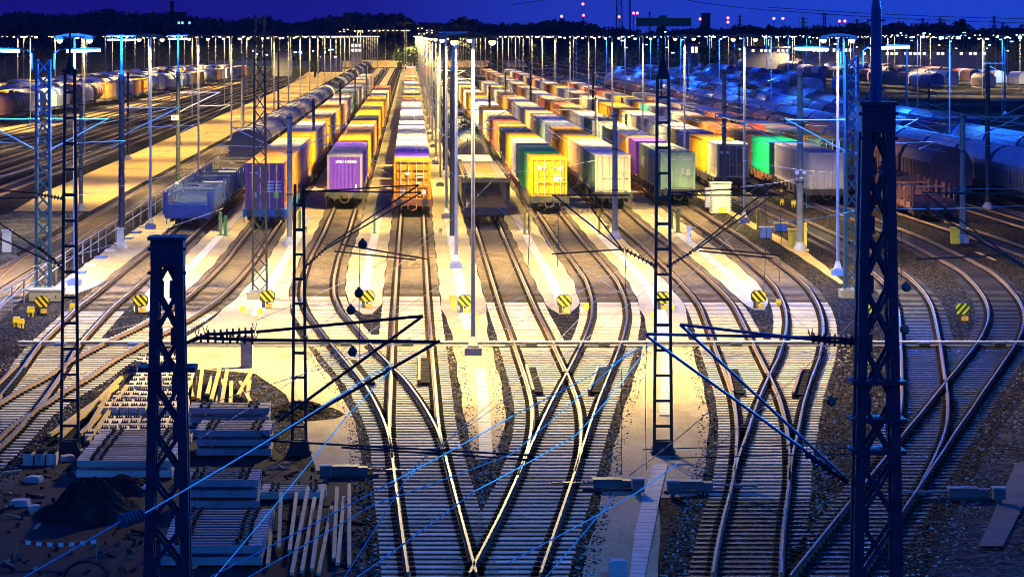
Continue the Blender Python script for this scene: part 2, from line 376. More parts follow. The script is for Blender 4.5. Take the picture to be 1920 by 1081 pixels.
def midtrough(a, b, fr, y0, y1, label, off=1.62):
    mb = MB(); y = y0
    while y < y1:
        l = (cx(a, y)+off) if a else -17.1; r = cx(b, y)-off; c = l+(r-l)*fr; y2 = y+.5; l2 = (cx(a, y2)+off) if a else -17.1; c2 = l2+(cx(b, y2)-off-l2)*fr
        k = len(mb.v); z = .03+random.uniform(0,.008)
        mb.v += [(c-.24,y,z),(c+.24,y,z),(c2+.24,y+.46,z),(c2-.24,y+.46,z),(c-.24,y,0),(c+.24,y,0),(c2+.24,y+.46,0),(c2-.24,y+.46,0)]
        for q in ((0,1,2,3),(4,5,1,0),(5,6,2,1),(6,7,3,2),(7,4,0,3)): mb.face([k+j for j in q])
        y += .5
    o = mb.build('cable_trough', M['trough']); tag(o, label, 'cable trough', 'slabbed cable troughs')
M['trough'] = mat('pale trough lids', (.62,.56,.44), .8, var=.15, scale=3)
midtrough(1, 2, .45, 138, 205, 'pale lidded trough along the tongue between the two leftmost curved tracks')
midtrough(2, 3, .55, 128, 200, 'pale lidded trough on the apron beside the open lattice mast')
midtrough(3, 4, .55, 134, 200, 'pale lidded trough along the tongue left of the centre track')
midtrough(4, 5, .5, 122, 200, 'pale lidded trough running from the lamp mast up to the car carrier')
midtrough(5, 6, .45, 133, 200, 'pale lidded trough along the middle concrete tongue')
midtrough(6, 7, .40, 118, 200, 'pale lidded trough left of the cream end container')
midtrough(7, 8, .45, 135, 200, 'pale lidded trough along the tongue beside the white mileage marker')
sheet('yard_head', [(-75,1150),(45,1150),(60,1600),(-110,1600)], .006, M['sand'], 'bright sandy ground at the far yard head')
# dark earth storage yard, lower left
# and blue gravel path lower right
sheet('storage_yard', [G(x,y).xy for x,y in [(-300,1085),(690,1085),(672,900),(560,880),(500,830),(330,780),(150,850),(-20,890),(-300,1000)]], .006, M['earth'], 'dark earth storage yard at the lower left', cat='ground')
sheet('gravel_path', [G(x,y).xy for x,y in [(1735,1085),(1790,960),(1880,800),(1925,740),(2400,760),(2300,1085)]], .008, M['gravel_blue'], 'trodden gravel path at the lower right edge', cat='path')
strip('walkway_slab', [(G(1800,1027).y, G(1835,1027).x, G(1880,1027).x), (G(1925,870).y, G(1905,870).x, G(1960,870).x)], .05, M['slabgrey'], 'long plain concrete slab walkway at the lower right', 'walkway')
strip('snowy_strip', [(170, 38.2, 40.6),(189,40.4,41.6),(215,40.5,41.7)], .02, M['gravel_pale'], 'pale strip of gravel beside the right hand silver wagons', 'ground')

# ------------------------------------------------------------------ rails and sleepers
def rail_mesh(mb, fx, ya, yb, z=.17):
    prof = [(-.075,0),(.075,0),(.075,.02),(.012,.04),(.012,.115),(.032,.13),(.032,.165),(-.032,.165),(-.032,.13),(-.012,.115),(-.012,.04),(-.075,.02)]
    n0 = len(mb.v); ys = []; y = ya
    while y < yb:
        ys.append(y); y += 1.0 if y < 260 else (8 if y < 600 else 60)
    ys.append(yb)
    k = len(prof)
    for y in ys:
        x = fx(y)
        for (a, b) in prof: mb.v.append((x+a, y, b+.05))
    for i in range(len(ys)-1):
        for j in range(k):
            a = n0+i*k+j; b = n0+i*k+(j+1) % k
            mb.face([a, b, b+k, a+k], 1 if j == 6 else 0)
    mb.face([n0+j for j in range(k)]); mb.face([n0+(len(ys)-1)*k+j for j in range(k)])
RB = {3:(YG(1090),YG(866)), 4:(YG(872),YG(1090)), 5:(YG(1090),YG(897)), 6:(YG(905),YG(1090)), 7:(YG(1090),YG(914)), 8:(YG(896),YG(1090)),
      9:(YG(802),YG(918)), 10:(YG(1095),YG(1095))}
TL = {1:'leftmost curved track, ending under the blue flat wagon', 2:'curved track under the train with the maroon end container',
      3:'curved track swinging left under the purple end container', 4:'straight centre track under the gold end container',
      5:'curved track under the empty car carrier', 6:'curved track under the yellow end container',
      7:'curved track under the cream end container', 8:'curved track under the pale green end container',
      9:'curved dark sleepered track under the grey door container', 10:'outermost curved dark track on the lower right',
      11:'track under the maroon stake wagons', 12:'track under the brown hopper wagons'}
TOBJ = {}
for k in range(1, 13):
    t = thing('railway_track', TL[k], 'railway track', (0,0,0)); t['kind'] = 'structure'; TOBJ[k] = t
    y0 = ALN[k][0][0]; l0, r0 = RB.get(k, (y0, y0))
    mb = MB(); rail_mesh(mb, lambda y: cx(k,y)-.752, l0, 1500); mb.build('rail', [M['rail_side'], M['rail_head']], t)
    mb = MB(); rail_mesh(mb, lambda y: cx(k,y)+.752, r0, 1500); mb.build('rail', [M['rail_side'], M['rail_head']], t)
slmesh = {}
def sleeper_mesh(kind):
    mb = MB(); n = 5
    mb.prism([(-.5,0),(.5,0),(.5,.022),(-.5,.022)], -.13, .13)
    return mb.mesh('sleeper')
SM = sleeper_mesh(0)
def sleepers(pair, bright_lo, bright_hi, yend, matb='sleeper'):
    a, b = pair; cnt = {a:0, b:0}; dirty = MB(); clips = {a:MB(), b:MB()}
    y = 60.0 if pair != (1,2) else 80.
    rest = {a:MB(), b:MB()}; rng = random.Random(a)
    while y < yend:
        A, B = cx(a,y), cx(b,y); lo, hi = min(A,B), max(A,B); own = {}
        if hi-lo < 2.9: spans = [(lo-1.32, hi+1.32, a)]
        else: spans = [(A-1.3, A+1.3, a), (B-1.3, B+1.3, b)]
        for (x0, x1, k) in spans:
            mid = (x0+x1)/2; W = x1-x0; W += rng.uniform(-.03,.03)
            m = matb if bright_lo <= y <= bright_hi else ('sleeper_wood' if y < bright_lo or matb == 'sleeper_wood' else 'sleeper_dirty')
            if cnt[k] < 100 and m != 'sleeper_dirty':
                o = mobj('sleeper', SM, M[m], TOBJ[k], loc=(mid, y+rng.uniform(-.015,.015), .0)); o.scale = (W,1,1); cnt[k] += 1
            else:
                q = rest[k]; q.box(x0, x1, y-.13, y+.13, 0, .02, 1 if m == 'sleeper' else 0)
        if y < 205:
            for k, x in ((a,A),(b,B)):
                for s in (-.752, .752):
                    if hi-lo < .05 and k == b: continue
                    for d in (-.14, .14): clips[k].box(x+s+d-.062, x+s+d+.062, y-.085, y+.085, .05, .12)
        y += .63
    for k in (a, b):
        if rest[k].v:
            o = rest[k].build('sleeper', [M['sleeper_wood'] if matb == 'sleeper_wood' else M['sleeper_dirty'], M['sleeper']], TOBJ[k]); o['kind'] = 'stuff'
        o = clips[k].build('rail_clip', M['clip'], TOBJ[k]); o['kind'] = 'stuff'
YB = YG(573)
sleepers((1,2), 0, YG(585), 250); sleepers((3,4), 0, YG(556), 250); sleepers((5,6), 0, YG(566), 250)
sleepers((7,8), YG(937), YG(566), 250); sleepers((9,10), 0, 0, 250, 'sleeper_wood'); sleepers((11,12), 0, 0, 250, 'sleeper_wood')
# straight outer tracks
def straight_track(X, ya, yb, label, m='sleeper_wood', drift=0):
    t = thing('railway_track', label, 'railway track'); t['kind'] = 'structure'
    fx = lambda y: X + drift*(y-ya)
    for s in (-.752, .752):
        mb = MB(); rail_mesh(mb, lambda y: fx(y)+s, ya, yb); mb.build('rail', [M['rail_side'], M['rail_head']], t)
    mb = MB(); y = ya
    while y < min(yb, 330): mb.box(fx(y)-1.3, fx(y)+1.3, y-.13, y+.13, 0, .02); y += .63
    if mb.v: o = mb.build('sleeper', M[m], t); o['kind'] = 'stuff'
straight_track(-20.1, 118, 1200, 'straight track between the sandy strip and the railed walkway', 'sleeper_dirty')
straight_track(-17.9, 110, 160, 'short converging track in front of the leftmost signal', 'sleeper_dirty', -.044)
for i, X in enumerate([-31.5,-35.2,-38.8,-42.4,-46.0,-49.8]):
    straight_track(X, 160, 900, 'dark track, %s left of the sandy strip' % (['first']+ORD[1:])[i])
for i, X in enumerate([43.5, 51.0, 56, 61, 66.5, 72, 84]):
    straight_track(X, 150, 900, 'blue lit outer track, %s beyond the brown hopper wagons' % (['first']+ORD[1:])[i])
# frogs and check-rail timber mats
def quadmat(name, label, corners, n=9, cat='crossing mat'):
    t = thing(name, label, cat, (0,0,0), 0, 'ribbed wooden mats beside the crossings')
    c = [G(*p) for p in corners]  # bl, br, tr, tl
    fr = MB()
    for i in range(n):
        mb = MB(); u0, u1 = i/n, (i+.86)/n
        a = c[0].lerp(c[3], u0); b = c[1].lerp(c[2], u0); d = c[0].lerp(c[3], u1); e2 = c[1].lerp(c[2], u1)
        mb.v += [(a.x,a.y,.08),(b.x,b.y,.08),(e2.x,e2.y,.08),(d.x,d.y,.08),(a.x,a.y,.16),(b.x,b.y,.16),(e2.x,e2.y,.16),(d.x,d.y,.16)]
        for q in ((4,5,6,7),(0,1,5,4),(1,2,6,5),(2,3,7,6),(3,0,4,7)): mb.face(list(q))
        mb.build('batten', M['mat_black'], t)
    fr.bar((c[0].x,c[0].y,.13),(c[3].x,c[3].y,.13),.09,.22); fr.build('check_rail', M['rail_side'], t)
quadmat('crossing_mat', 'black ribbed mat by the right rail of the centre track', [(786,725),(806,725),(803,677),(786,677)])
quadmat('crossing_mat', 'black ribbed mat left of the middle crossing, leaning right', [(1000,743),(1019,743),(1004,695),(987,695)])
quadmat('crossing_mat', 'black ribbed mat right of the middle crossing, leaning left', [(1105,743),(1126,743),(1140,697),(1122,697)])
quadmat('crossing_mat', 'black ribbed mat left of the right hand crossing', [(1374,745),(1395,745),(1384,700),(1364,700)])
quadmat('crossing_mat', 'black ribbed mat right of the right hand crossing', [(1487,748),(1507,748),(1520,700),(1503,700)])
quadmat('crossing_mat', 'black ribbed mat at the left edge by the leftmost crossing', [(-20,747),(12,747),(52,697),(34,693)])
quadmat('crossing_mat', 'narrow black ribbed mat crossing the left centre turnout rails', [(684,726),(704,726),(668,682),(650,682)])

# ------------------------------------------------------------------ containers
PAL = {'yellow':(.72,.32,.003),'gold':(.66,.25,.005),'orange':(.66,.27,.045),'tan':(.50,.30,.17),'ochre':(.55,.33,.05),'mauve':(.40,.28,.30),
 'grey':(.32,.32,.34),'greypurple':(.25,.22,.28),'darkgrey':(.12,.12,.14),'darknavy':(.04,.06,.12),'navy':(.06,.07,.22),'purple':(.13,.04,.50),
 'lilac':(.50,.46,.62),'white':(.74,.73,.68),'offwhite':(.66,.60,.54),'cream':(.74,.66,.40),'black':(.04,.04,.045),'rust':(.36,.10,.04),
 'brown':(.26,.10,.05),'red':(.55,.07,.035),'redorange':(.60,.14,.06),'green':(.02,.35,.12),'palegreen':(.42,.66,.34),'greygreen':(.17,.27,.19),
 'darkteal':(.05,.13,.13),'greyteal':(.20,.30,.30),'teal':(.03,.25,.28),'blue':(.05,.09,.42),'maroon':(.36,.11,.20),'evergreen':(.0,.36,.16)}
CM = {}
def cmat(c):
    if c not in CM:
        CM[c] = mat('container ' + c, PAL[c], .62, spec=.25, var=.22, scale=.8, dirt=tuple(v*.42+.02 for v in PAL[c]), stretch=(1,1,.45))
    return CM[c]
WORD = {'darknavy':'dark navy','redorange':'red orange','palegreen':'pale green','greygreen':'grey green','darkteal':'dark teal','greyteal':'grey teal','offwhite':'off white','greypurple':'purplish grey','darkgrey':'dark grey','evergreen':'bright green'}
def body_mesh(Ln, detail, hi=2.6):
    W = 2.44; mb = MB(); zt = hi
    x = W/2
    # frame posts and rails
    for sx in (-1, 1):
        for (ya, yb) in ((0, .16), (Ln-.16, Ln)):
            mb.box(sx*x - (.16 if sx > 0 else 0), sx*x + (0 if sx > 0 else .16), ya, yb, 0, zt, 1)
        a, b = (x-.07, x) if sx > 0 else (-x, -x+.07)
        mb.box(a, b, .16, Ln-.16, zt-.09, zt-.002, 1); mb.box(a, b, .16, Ln-.16, 0, .15, 1)
    # side walls, trapezoid corrugation
    p = .28 if detail else .9; d = .045 if detail else .03
    for sx in (-1, 1):
        prof = []; y = .16
        while y < Ln-.16-p:
            prof += [(y, 0), (y+p*.35, 0), (y+p*.5, d), (y+p*.85, d)]; y += p
        prof += [(y, 0), (Ln-.16, 0)]
        n0 = len(mb.v)
        for (yy, dd) in prof:
            xx = sx*(x-.02-dd); mb.v += [(xx, yy, .15), (xx, yy, zt-.09)]
        for i in range(len(prof)-1): mb.face([n0+2*i, n0+2*i+2, n0+2*i+3, n0+2*i+1])
    # roof, cross ribs
    prof = []; p = .55 if detail else 1.5; y = 0
    while y < Ln-p: prof += [(y, 0), (y+p*.4, 0), (y+p*.5, -.025), (y+p*.9, -.025)]; y += p
    prof += [(y, 0), (Ln, 0)]; n0 = len(mb.v)
    for (yy, dd) in prof: mb.v += [(-x+.07, yy, zt-.012+dd), (x-.07, yy, zt-.012+dd)]
    for i in range(len(prof)-1): mb.face([n0+2*i, n0+2*i+1, n0+2*i+3, n0+2*i+2], 2)
    mb.box(-x+.02, x-.02, .02, Ln-.02, 0, .1, 1)
    mb.box(-x+.06, x-.06, Ln-.07, Ln-.02, .1, zt-.05)
    mb.box(-x+.06, x-.06, .09, .13, .1, zt-.05)
    mb.box(-x+.16, x-.16, 0, .08, zt-.14, zt-.004, 1)   # front header
    for sx in (-1, 1):
        for yy in (.0, Ln-.18):
            for zz in (0, zt-.12): mb.cbox(sx*(x-.078), yy+.09, zz+.062, .17, .19, .13, 1)
    return mb.mesh('body')
BM = {}
def body(Ln, detail, hi):
    k = (Ln, detail, hi)
    if k not in BM: BM[k] = body_mesh(Ln, detail, hi)
    return BM[k]
# door end: two leaves facing the camera (-Y)
def door_meshes(hi):
    h = hi-.32; wd = 1.03; ms = []
    mb = MB(); n = 4
    mb.box(0, wd, 0, .04, 0, h)
    for i in range(n):
        z0 = i*h/n + .04; z1 = (i+1)*h/n - .04
        mb.box(.05, wd-.05, -.022, 0, z0+.05, z1-.05)
    dm = mb.mesh('door')
    mb = MB()
    mb.tube([(0,0,-.1),(0,0,h+.12)], .024, 6)
    for z in (.15, h*.5, h-.2): mb.cbox(0, .02, z, .10, .05, .06)
    mb.bar((0,-.03,h*.38),(.33,-.05,h*.38),.04,.03)
    lm = mb.mesh('locking_bar')
    return dm, lm
DMS = {h: door_meshes(h) for h in (2.6, 2.9)}
def corr_end(hi):
    mb = MB(); x = -1.06; p = .27; prof = []
    while x < 1.06-p*.9: prof += [(x,0),(x+p*.4,0),(x+p*.5,.05),(x+p*.9,.05)]; x += p
    prof += [(1.06,0)]
    for (xx, d) in prof: mb.v += [(xx, .0+d, .14), (xx, .0+d, hi-.13)]
    for i in range(len(prof)-1): mb.face([2*i,2*i+2,2*i+3,2*i+1])
    return mb.mesh('end_wall')
CE = {h: corr_end(h) for h in (2.6, 2.9)}
def text(s, size, m, parent, loc, rot, name='lettering', bold=.0):
    cu = bpy.data.curves.new(name, 'FONT'); cu.body = s; cu.size = size; cu.extrude = .004; cu.offset = bold; cu.materials.append(m)
    cu.align_x = 'CENTER'; cu.align_y = 'CENTER'; cu.resolution_u = 2
    tmp = bpy.data.objects.new(name, cu); COL.objects.link(tmp); dg = bpy.context.evaluated_depsgraph_get()
    me = bpy.data.meshes.new_from_object(tmp.evaluated_get(dg)); bpy.data.objects.remove(tmp); me.name = name
    if not len(me.materials): me.materials.append(m)
    o = bpy.data.objects.new(name, me); COL.objects.link(o); o.parent = parent; o.location = loc; o.rotation_euler = rot; return o
def container(X, Y, Ln, hi, c, label, group, end='door', roof=None, frame=None, detail=1, endc=None, full=False, z=1.18):
    t = thing('shipping_container', label, 'shipping container', (X, Y, z), random.uniform(-.0012,.0012), group)
    cm = cmat(c); fm = cmat(frame) if frame else cm; rm = cmat(roof) if roof else cm
    mobj('body', body(Ln, detail, hi), [cm, fm, rm], t)
    if Y > 420: return t
    em = cmat(endc) if endc else cm
    if end == 'door':
        dm, lm = DMS[hi]
        for s in (-1, 1):
            d = mobj('door', dm, em, t, loc=((0.006 if s > 0 else -1.036), .035, .14))
            if full:
                for xx in (.28, .76):
                    mobj('locking_bar', lm, M['white'] if False else cmat('cream'), d, loc=(xx, -.05, 0))
    else:
        mobj('end_wall', CE[hi], em, t, loc=(0, .03, 0))
    return t

# wagons ---------------------------------------------------------
def wheel_mesh():
    mb = MB()
    for s in (-1, 1):
        mb.tube([(s*.68,0,0),(s*.72,0,0),(s*.72,0,0),(s*.82,0,0)], [.49,.49,.46,.46], 20)
    mb.tube([(-1.0,0,0),(1.0,0,0)], .08, 8)
    return mb.mesh('wheelset')
WM = wheel_mesh()
def bogie_mesh():
    mb = MB()
    for s in (-1, 1):
        mb.prism([(s*1.0-.06,.42),(s*1.0+.06,.42),(s*1.0+.06,.85),(s*1.0-.06,.85)], -1.3, 1.3)
        for yy in (-.9,.9): mb.cbox(s*1.03, yy, .5, .22, .34, .36)
        mb.cbox(s*1.03, 0, .55, .18, .5, .45)
    mb.cbox(0, 0, .7, 2.0, .4, .25); mb.cbox(0,-1.3,.65,2.0,.1,.15); mb.cbox(0,1.3,.65,2.0,.1,.15)
    return mb.mesh('bogie')
BG = bogie_mesh()
def frame_mesh(Ln):
    mb = MB()
    for s in (-1, 1):
        mb.prism([(s*1.22-.09,.78),(s*1.22+.09,.78),(s*1.22+.09,1.12),(s*1.22-.09,1.12)], .5, Ln-.5)
        for i in range(int(Ln/2.2)): mb.cbox(s*1.33, 1.2+i*2.2, .88, .12, .16, .5)
        mb.cbox(s*1.25, Ln*.5, .62, .1, 5.5, .22)
    for i in range(int(Ln/1.5)): mb.cbox(0, .8+i*1.5, .95, 2.3, .16, .22)
    mb.cbox(0, .42, .95, 2.75, .22, .46); mb.cbox(0, Ln-.42, .95, 2.75, .22, .46)
    mb.cbox(0, Ln/2, .95, .5, Ln-1, .3)
    for s in (-1, 1):
        mb.cbox(s*.7, .3, .75, .06, .06, .45); mb.tube([(s*1.28,.28,.35),(s*1.28,.28,1.35)], .025, 6)
    mb.tube([(-.25,.25,.9),(-.28,.18,.55),(0,.15,.42),(.28,.18,.55),(.25,.25,.9)], .035, 6)     # brake hose loop
    mb.cbox(0, .2, .9, .3, .2, .25)
    return mb.mesh('frame')
FM = {}
def buffer_mesh():
    mb = MB(); mb.tube([(0,.3,0),(0,-.18,0)], .10, 12); mb.tube([(0,-.18,0),(0,-.24,0)], .24, 16); return mb.mesh('buffer')
BU = buffer_mesh()
def wagon(X, Y, Ln, label, group, m='wagon', parts=True, name='flat_wagon'):
    t = thing(name, label, 'wagon', (X, Y, .05), 0, group)
    if Ln not in FM: FM[Ln] = frame_mesh(Ln)
    mobj('frame', FM[Ln], M[m], t)
    if Y < 420:
        for yy in (2.6, Ln-2.6):
            b = mobj('bogie', BG, M['wagon'], t, loc=(0, yy, .12))
            for d in (-.9, .9): mobj('wheelset', WM, M['wagon'], b, loc=(0, d, .49))
    if parts:
        for s in (-1, 1): mobj('buffer', BU, M['dark_steel'], t, loc=(s*.875, .2, 1.0))
    return t

TRAINS = {
 2: dict(name='the train with the maroon end container', X=-9.1, zr=4.05, rows=[(307,'orange'),(291,'orange'),(276,'mauve'),(265,'tan'),(256,'yellow'),(244,'greypurple'),(227,'yellow'),(217,'greypurple'),(211,'tan'),(205,'yellow'),(197,'tan'),(190,'mauve'),(184,'grey'),(177,'darkteal'),(168,'greypurple'),(160,'grey'),(155,'orange'),(150,'grey'),(145,'tan'),(138,None)]),
 3: dict(name='the train with the purple end container', X=-4.57, zr=3.8, rows=[(290,'purple'),(276.5,'purple'),(262,'yellow'),(246,'brown'),(232,'yellow'),(222,'darkgrey'),(216.5,'yellow'),(207,'yellow'),(202,'greypurple'),(199,'yellow'),(193,'yellow'),(185,'yellow'),(179,'greypurple'),(175,'cream'),(168,'rust'),(160,None)]),
 4: dict(name='the centre train with the gold end container', X=.1, zr=3.8, rows=[(300,'gold'),(293,'purple'),(273,'white'),(260,'cream'),(252,'cream'),(242,'white'),(232,'lilac'),(223,'darkgrey'),(216,'white'),(207,'white'),(198,'white'),(191,'orange'),(184,'yellow'),(178,'black'),(175,'yellow'),(170,'white'),(165,'yellow'),(160,'orange'),(156,'white'),(152,'rust'),(148,'yellow'),(144,'cream'),(141,'yellow'),(138,'white'),(134,'yellow'),(131,'rust'),(128,'white'),(124,None)]),
 6: dict(name='the train with the yellow end container', X=9.33, zr=3.8, rows=[(296,'yellow'),(284,'green'),(268,'greypurple'),(257,'yellow'),(247,'darknavy'),(237,'ochre'),(230,'redorange'),(219,'tan'),(210,'cream'),(203,'yellow'),(197,'white'),(189,'grey'),(182,'yellow'),(173,'cream'),(166,'yellow'),(161,'cream'),(155,'grey'),(151,'greypurple'),(147,'cream'),(143,None)]),
 7: dict(name='the train with the cream end container', X=14.0, zr=3.8, rows=[(290,'cream'),(275,'tan'),(256,'yellow'),(237,'navy'),(228,'greyteal'),(212,'tan'),(206,'greypurple'),(198,'navy'),(190,'orange'),(181,'orange'),(174,'darkgrey'),(170,'cream'),(165,'yellow'),(160,'white'),(156,'tan'),(150,None),(144,'black'),(140,None)]),
 8: dict(name='the train with the pale green end container', X=18.85, zr=3.8, rows=[(286,'palegreen'),(274,'greygreen'),(264,'purple'),(256,'orange'),(250,'white'),(243,'darkteal'),(233,'white'),(226,'darkteal'),(219,'white'),(213,'grey'),(207,'yellow'),(196,'rust'),(190,'yellow'),(185,'brown'),(179,'cream'),(174,'grey'),(169,'tan'),(165,'brown'),(161,'rust'),(157,'grey'),(153,'cream'),(149,'greypurple'),(145,'tan'),(141,'ochre'),(138,'rust'),(135,'tan'),(132,'orange'),(129,None)]),
 9: dict(name='the train with the dark grey door container', X=24.65, zr=3.8, rows=[(269,'cream'),(260,'yellow'),(248,'blue'),(242,'ochre'),(236,'grey'),(225,'cream'),(216,'cream'),(205,'yellow'),(197,'yellow'),(190,'grey'),(184,'cream'),(179,'tan'),(172,'grey'),(167,'cream'),(162,'yellow'),(158,'rust'),(154,'grey'),(150,'orange'),(146,'tan'),(142,'grey'),(139,'red'),(136,'cream'),(133,'grey'),(129,None)]),
 10: dict(name='the train with the off white end container', X=29.35, zr=3.8, rows=[(286,'offwhite'),(278,'greypurple'),(264,'evergreen'),(252,'brown'),(247,'orange'),(238,'rust'),(229,'orange'),(222,'yellow'),(216,'mauve'),(210,'navy'),(203,'mauve'),(198,'teal'),(193,'yellow'),(188,'grey'),(183,'ochre'),(178,'cream'),(173,'rust'),(168,'red'),(163,'tan'),(159,'red'),(154,'tan'),(150,None)]),
 11: dict(name='the train behind the maroon stake wagons', X=33.7, zr=3.8, rows=[(262,'darkteal'),(254,'yellow'),(244,'greyteal'),(236,'red'),(228,'mauve'),(219,'brown'),(212,'rust'),(205,'greypurple'),(196,'mauve'),(187,'brown'),(178,'grey'),(172,None)]),
}
FULLC = {}
for k, T in TRAINS.items():
    X = T['X']; rows = T['rows']; n = 0; grp = 'shipping containers on ' + T['name']
    first = None; wy = None; segs = []; i = 0
    for (ya, c), (yb, _) in zip(rows, rows[1:]):
        if c is None: continue
        Y0 = F*(H-T['zr'])/(ya-HY); Y1 = F*(H-T['zr'])/(yb-HY)
        avail = Y1-Y0
        hi = 2.9 if k == 2 else 2.6
        while avail > 5.5:
            opts = [l for l in (6.06, 7.45, 12.19, 13.6) if l <= avail+.25]
            if not opts: break
            Ln = opts[-1]
            if avail > 15 and avail < 22: Ln = 12.19 if avail-12.5 < 7.5 else 7.45 if avail < 16 else 13.6
            Ln = min(Ln, 13.6)
            if avail < Ln: Ln = opts[-1]
            lab = '%s container, %s from the front on %s' % (WORD.get(c, c), 'first' if n == 0 else ordn(n), T['name'])
            kw = dict(detail=1 if Y0 < 330 else 0)
            if n == 0: kw['full'] = True
            # the front ones as seen in the photo
            if k == 2 and n == 0: kw.update(endc='maroon', frame='maroon'); lab = 'orange sided container with maroon doors, first of its train'
            if k == 3 and n == 0: kw.update(end='wall', frame='greypurple', roof='greypurple'); lab = 'purple corrugated container with white lettering at the end of its train'
            if k == 4 and n == 0: lab = 'gold container with ribbed doors at the end of the centre train'
            if k == 6 and n == 0: lab = 'yellow container with double doors and white marks at its train end'
            if k == 7 and n == 0: kw.update(endc='cream', roof='lilac', frame='cream'); c2 = 'greygreen'; lab = 'cream doored container with grey green side at its train end'
            if k == 8 and n == 0: kw.update(endc='palegreen', roof='greygreen', frame='palegreen'); lab = 'pale green container with double doors at its train end'
            if k == 9 and n == 0: kw.update(endc='darkgrey'); lab = 'cream container with dark grey double doors behind the switch cabinet'
            if k == 10 and n == 0: kw.update(end='wall', roof='greypurple'); lab = 'off white corrugated container at the front of its train'
            if n > 0 and (n % 3 == 1 or Y0 > 300): kw['end'] = 'wall'
            cc = c
            if k == 7 and n == 0: cc = 'greygreen'
            if k == 8 and n == 0: cc = 'greyteal'
            if n > 0 and random.random() < .3 and c not in ('yellow','purple','evergreen','green'): kw['roof'] = random.choice(['grey','offwhite','tan','lilac','cream'])
            o = container(X, Y0, Ln, hi, cc, lab, grp, **kw)
            if n < 4: FULLC[(k, n)] = (o, Ln, hi)
            segs.append((Y0, Ln)); n += 1
            Y0 += Ln + .35; avail = Y1-Y0
    # wagons under them
    y = segs[0][0]-.55; yend = segs[-1][0]+segs[-1][1]; j = 0
    while y < yend:
        m = {2:'wagon_sky',4:'wagon_rust'}.get(k, 'wagon') if j == 0 else random.choice(['wagon','wagon','wagon_rust'])
        wagon(X, y, 19.9, 'low container wagon, %s from the front under %s' % ('first' if j == 0 else ordn(j), T['name']), 'container wagons of ' + T['name'], m, parts=(j < 2))
        y += 20.9; j += 1
# lone boxes far up the yard
container(4.8, 836, 12.19, 2.6, 'red', 'lone red container standing far up the yard beyond the tank wagon', 'far lone containers', detail=0)

# lettering seen on the near boxes
ROT = (R(90), 0, 0)
o, Ln, hi = FULLC[(3,0)]; text('LPBU 4100666', .24, M['white'], o, (.1, .015, 2.12), ROT, bold=.008); mb = MB(); mb.cbox(.78,.018,.42,.1,.01,.24); mb.build('label_plate', M['white'], o)
o, Ln, hi = FULLC[(6,0)]
mb = MB()
for (x,z,a,b) in ((-.62,1.95,.26,.3),(-.28,1.95,.16,.18),(.62,1.95,.7,.1),(.72,1.8,.4,.06),(.55,1.42,.5,.1),(.62,1.25,.62,.16),(.5,1.1,.34,.07)): mb.cbox(x,-.012,z,a,.012,b)
mb.build('marking', M['white'], o)
o, Ln, hi = FULLC[(4,0)]
mb = MB()
for (x,z,a,b) in ((-.3,1.72,.3,.16),(.5,1.7,.55,.08),(.55,1.5,.45,.07),(-.62,.55,.3,.3),(.78,.5,.26,.3),(.4,1.1,.3,.06)): mb.cbox(x,-.012,z,a,.012,b)
mb.build('marking', M['white'], o)
o, Ln, hi = FULLC[(2,0)]
mb = MB()
for i in range(4): mb.cbox(.35,-.012,1.75-i*.2,.4,.012,.1); mb.cbox(.85,-.012,1.75-i*.2,.36,.012,.08)
mb.cbox(-.62,-.012,.95,.26,.012,.32); mb.cbox(-.7,-.012,2.3,.5,.012,.07)
mb.build('marking', M['white'], o)
mb = MB(); mb.cbox(.72,-.013,.95,.36,.012,.44); mb.build('notice', M['yellow_green'], o)
o, Ln, hi = FULLC[(8,0)]
text('CAPITAL', .22, M['white'], o, (-.52, -.014, 2.13), ROT, bold=.006)
mb = MB()
for (x,z,a,b) in ((.62,2.15,.7,.1),(.72,1.2,.24,.5),(.32,1.3,.16,.4)): mb.cbox(x,-.012,z,a,.012,b)
mb.build('marking', M['white'], o)
text('VL', .7, M['white'], o, (-1.225, 5.6, 1.7), (R(90),0,R(-90)), bold=.02)
if (8,1) in FULLC:
    o, Ln, hi = FULLC[(8,1)]; text('UASC', 1.2, M['white'], o, (-1.225, Ln*.5, 1.25), (R(90),0,R(-90)), bold=.03)
for key in ((10,3),(10,2),(10,1)):
    if key in FULLC: pass
def side_panel(key, w_, h_, zc, lines, size):
    if key not in FULLC: return
    o, Ln, hi = FULLC[key]
    mb = MB(); mb.cbox(-1.223, Ln*.5, zc, .01, w_, h_); mb.build('sign_panel', M['white'], o)
    for i, s in enumerate(lines): text(s, size, cmat('evergreen'), o, (-1.234, Ln*.5, zc + (len(lines)-1)*size*.5 - i*size*1.05), (R(90),0,R(-90)), bold=.02)

# ------------------------------------------------------------------ other wagons
def corr_arc(W, Z0, Z1, n=10, flat=0):
    return [(W/2*math.cos(a)*1.0, Z0 + (Z1-Z0)*math.sin(a)) for a in [math.pi*i/n for i in range(n+1)]]
def hood_mesh(Ln):       # rounded corrugated hood wagon body
    mb = MB(); prof = [(1.45,0),(1.48,1.3)] + [(1.48*math.cos(a), 1.3+1.45*math.sin(a)) for a in [math.pi*i/12 for i in range(1,12)]] + [(-1.48,1.3),(-1.45,0)]
    k = len(prof); y = 0; ys = []
    while y < Ln: ys += [(y,1.0),(y+.25,1.0),(y+.30,.975),(y+.45,.975)]; y += .5
    ys += [(Ln,1.0)]
    for (yy, s) in ys:
        for (x, z) in prof: mb.v.append((x*s, yy, z*s))
    for i in range(len(ys)-1):
        for j in range(k-1): mb.face([i*k+j, i*k+j+1, (i+1)*k+j+1, (i+1)*k+j])
    mb.face(list(range(k))); mb.face([(len(ys)-1)*k+j for j in range(k)])
    return mb.mesh('hood')
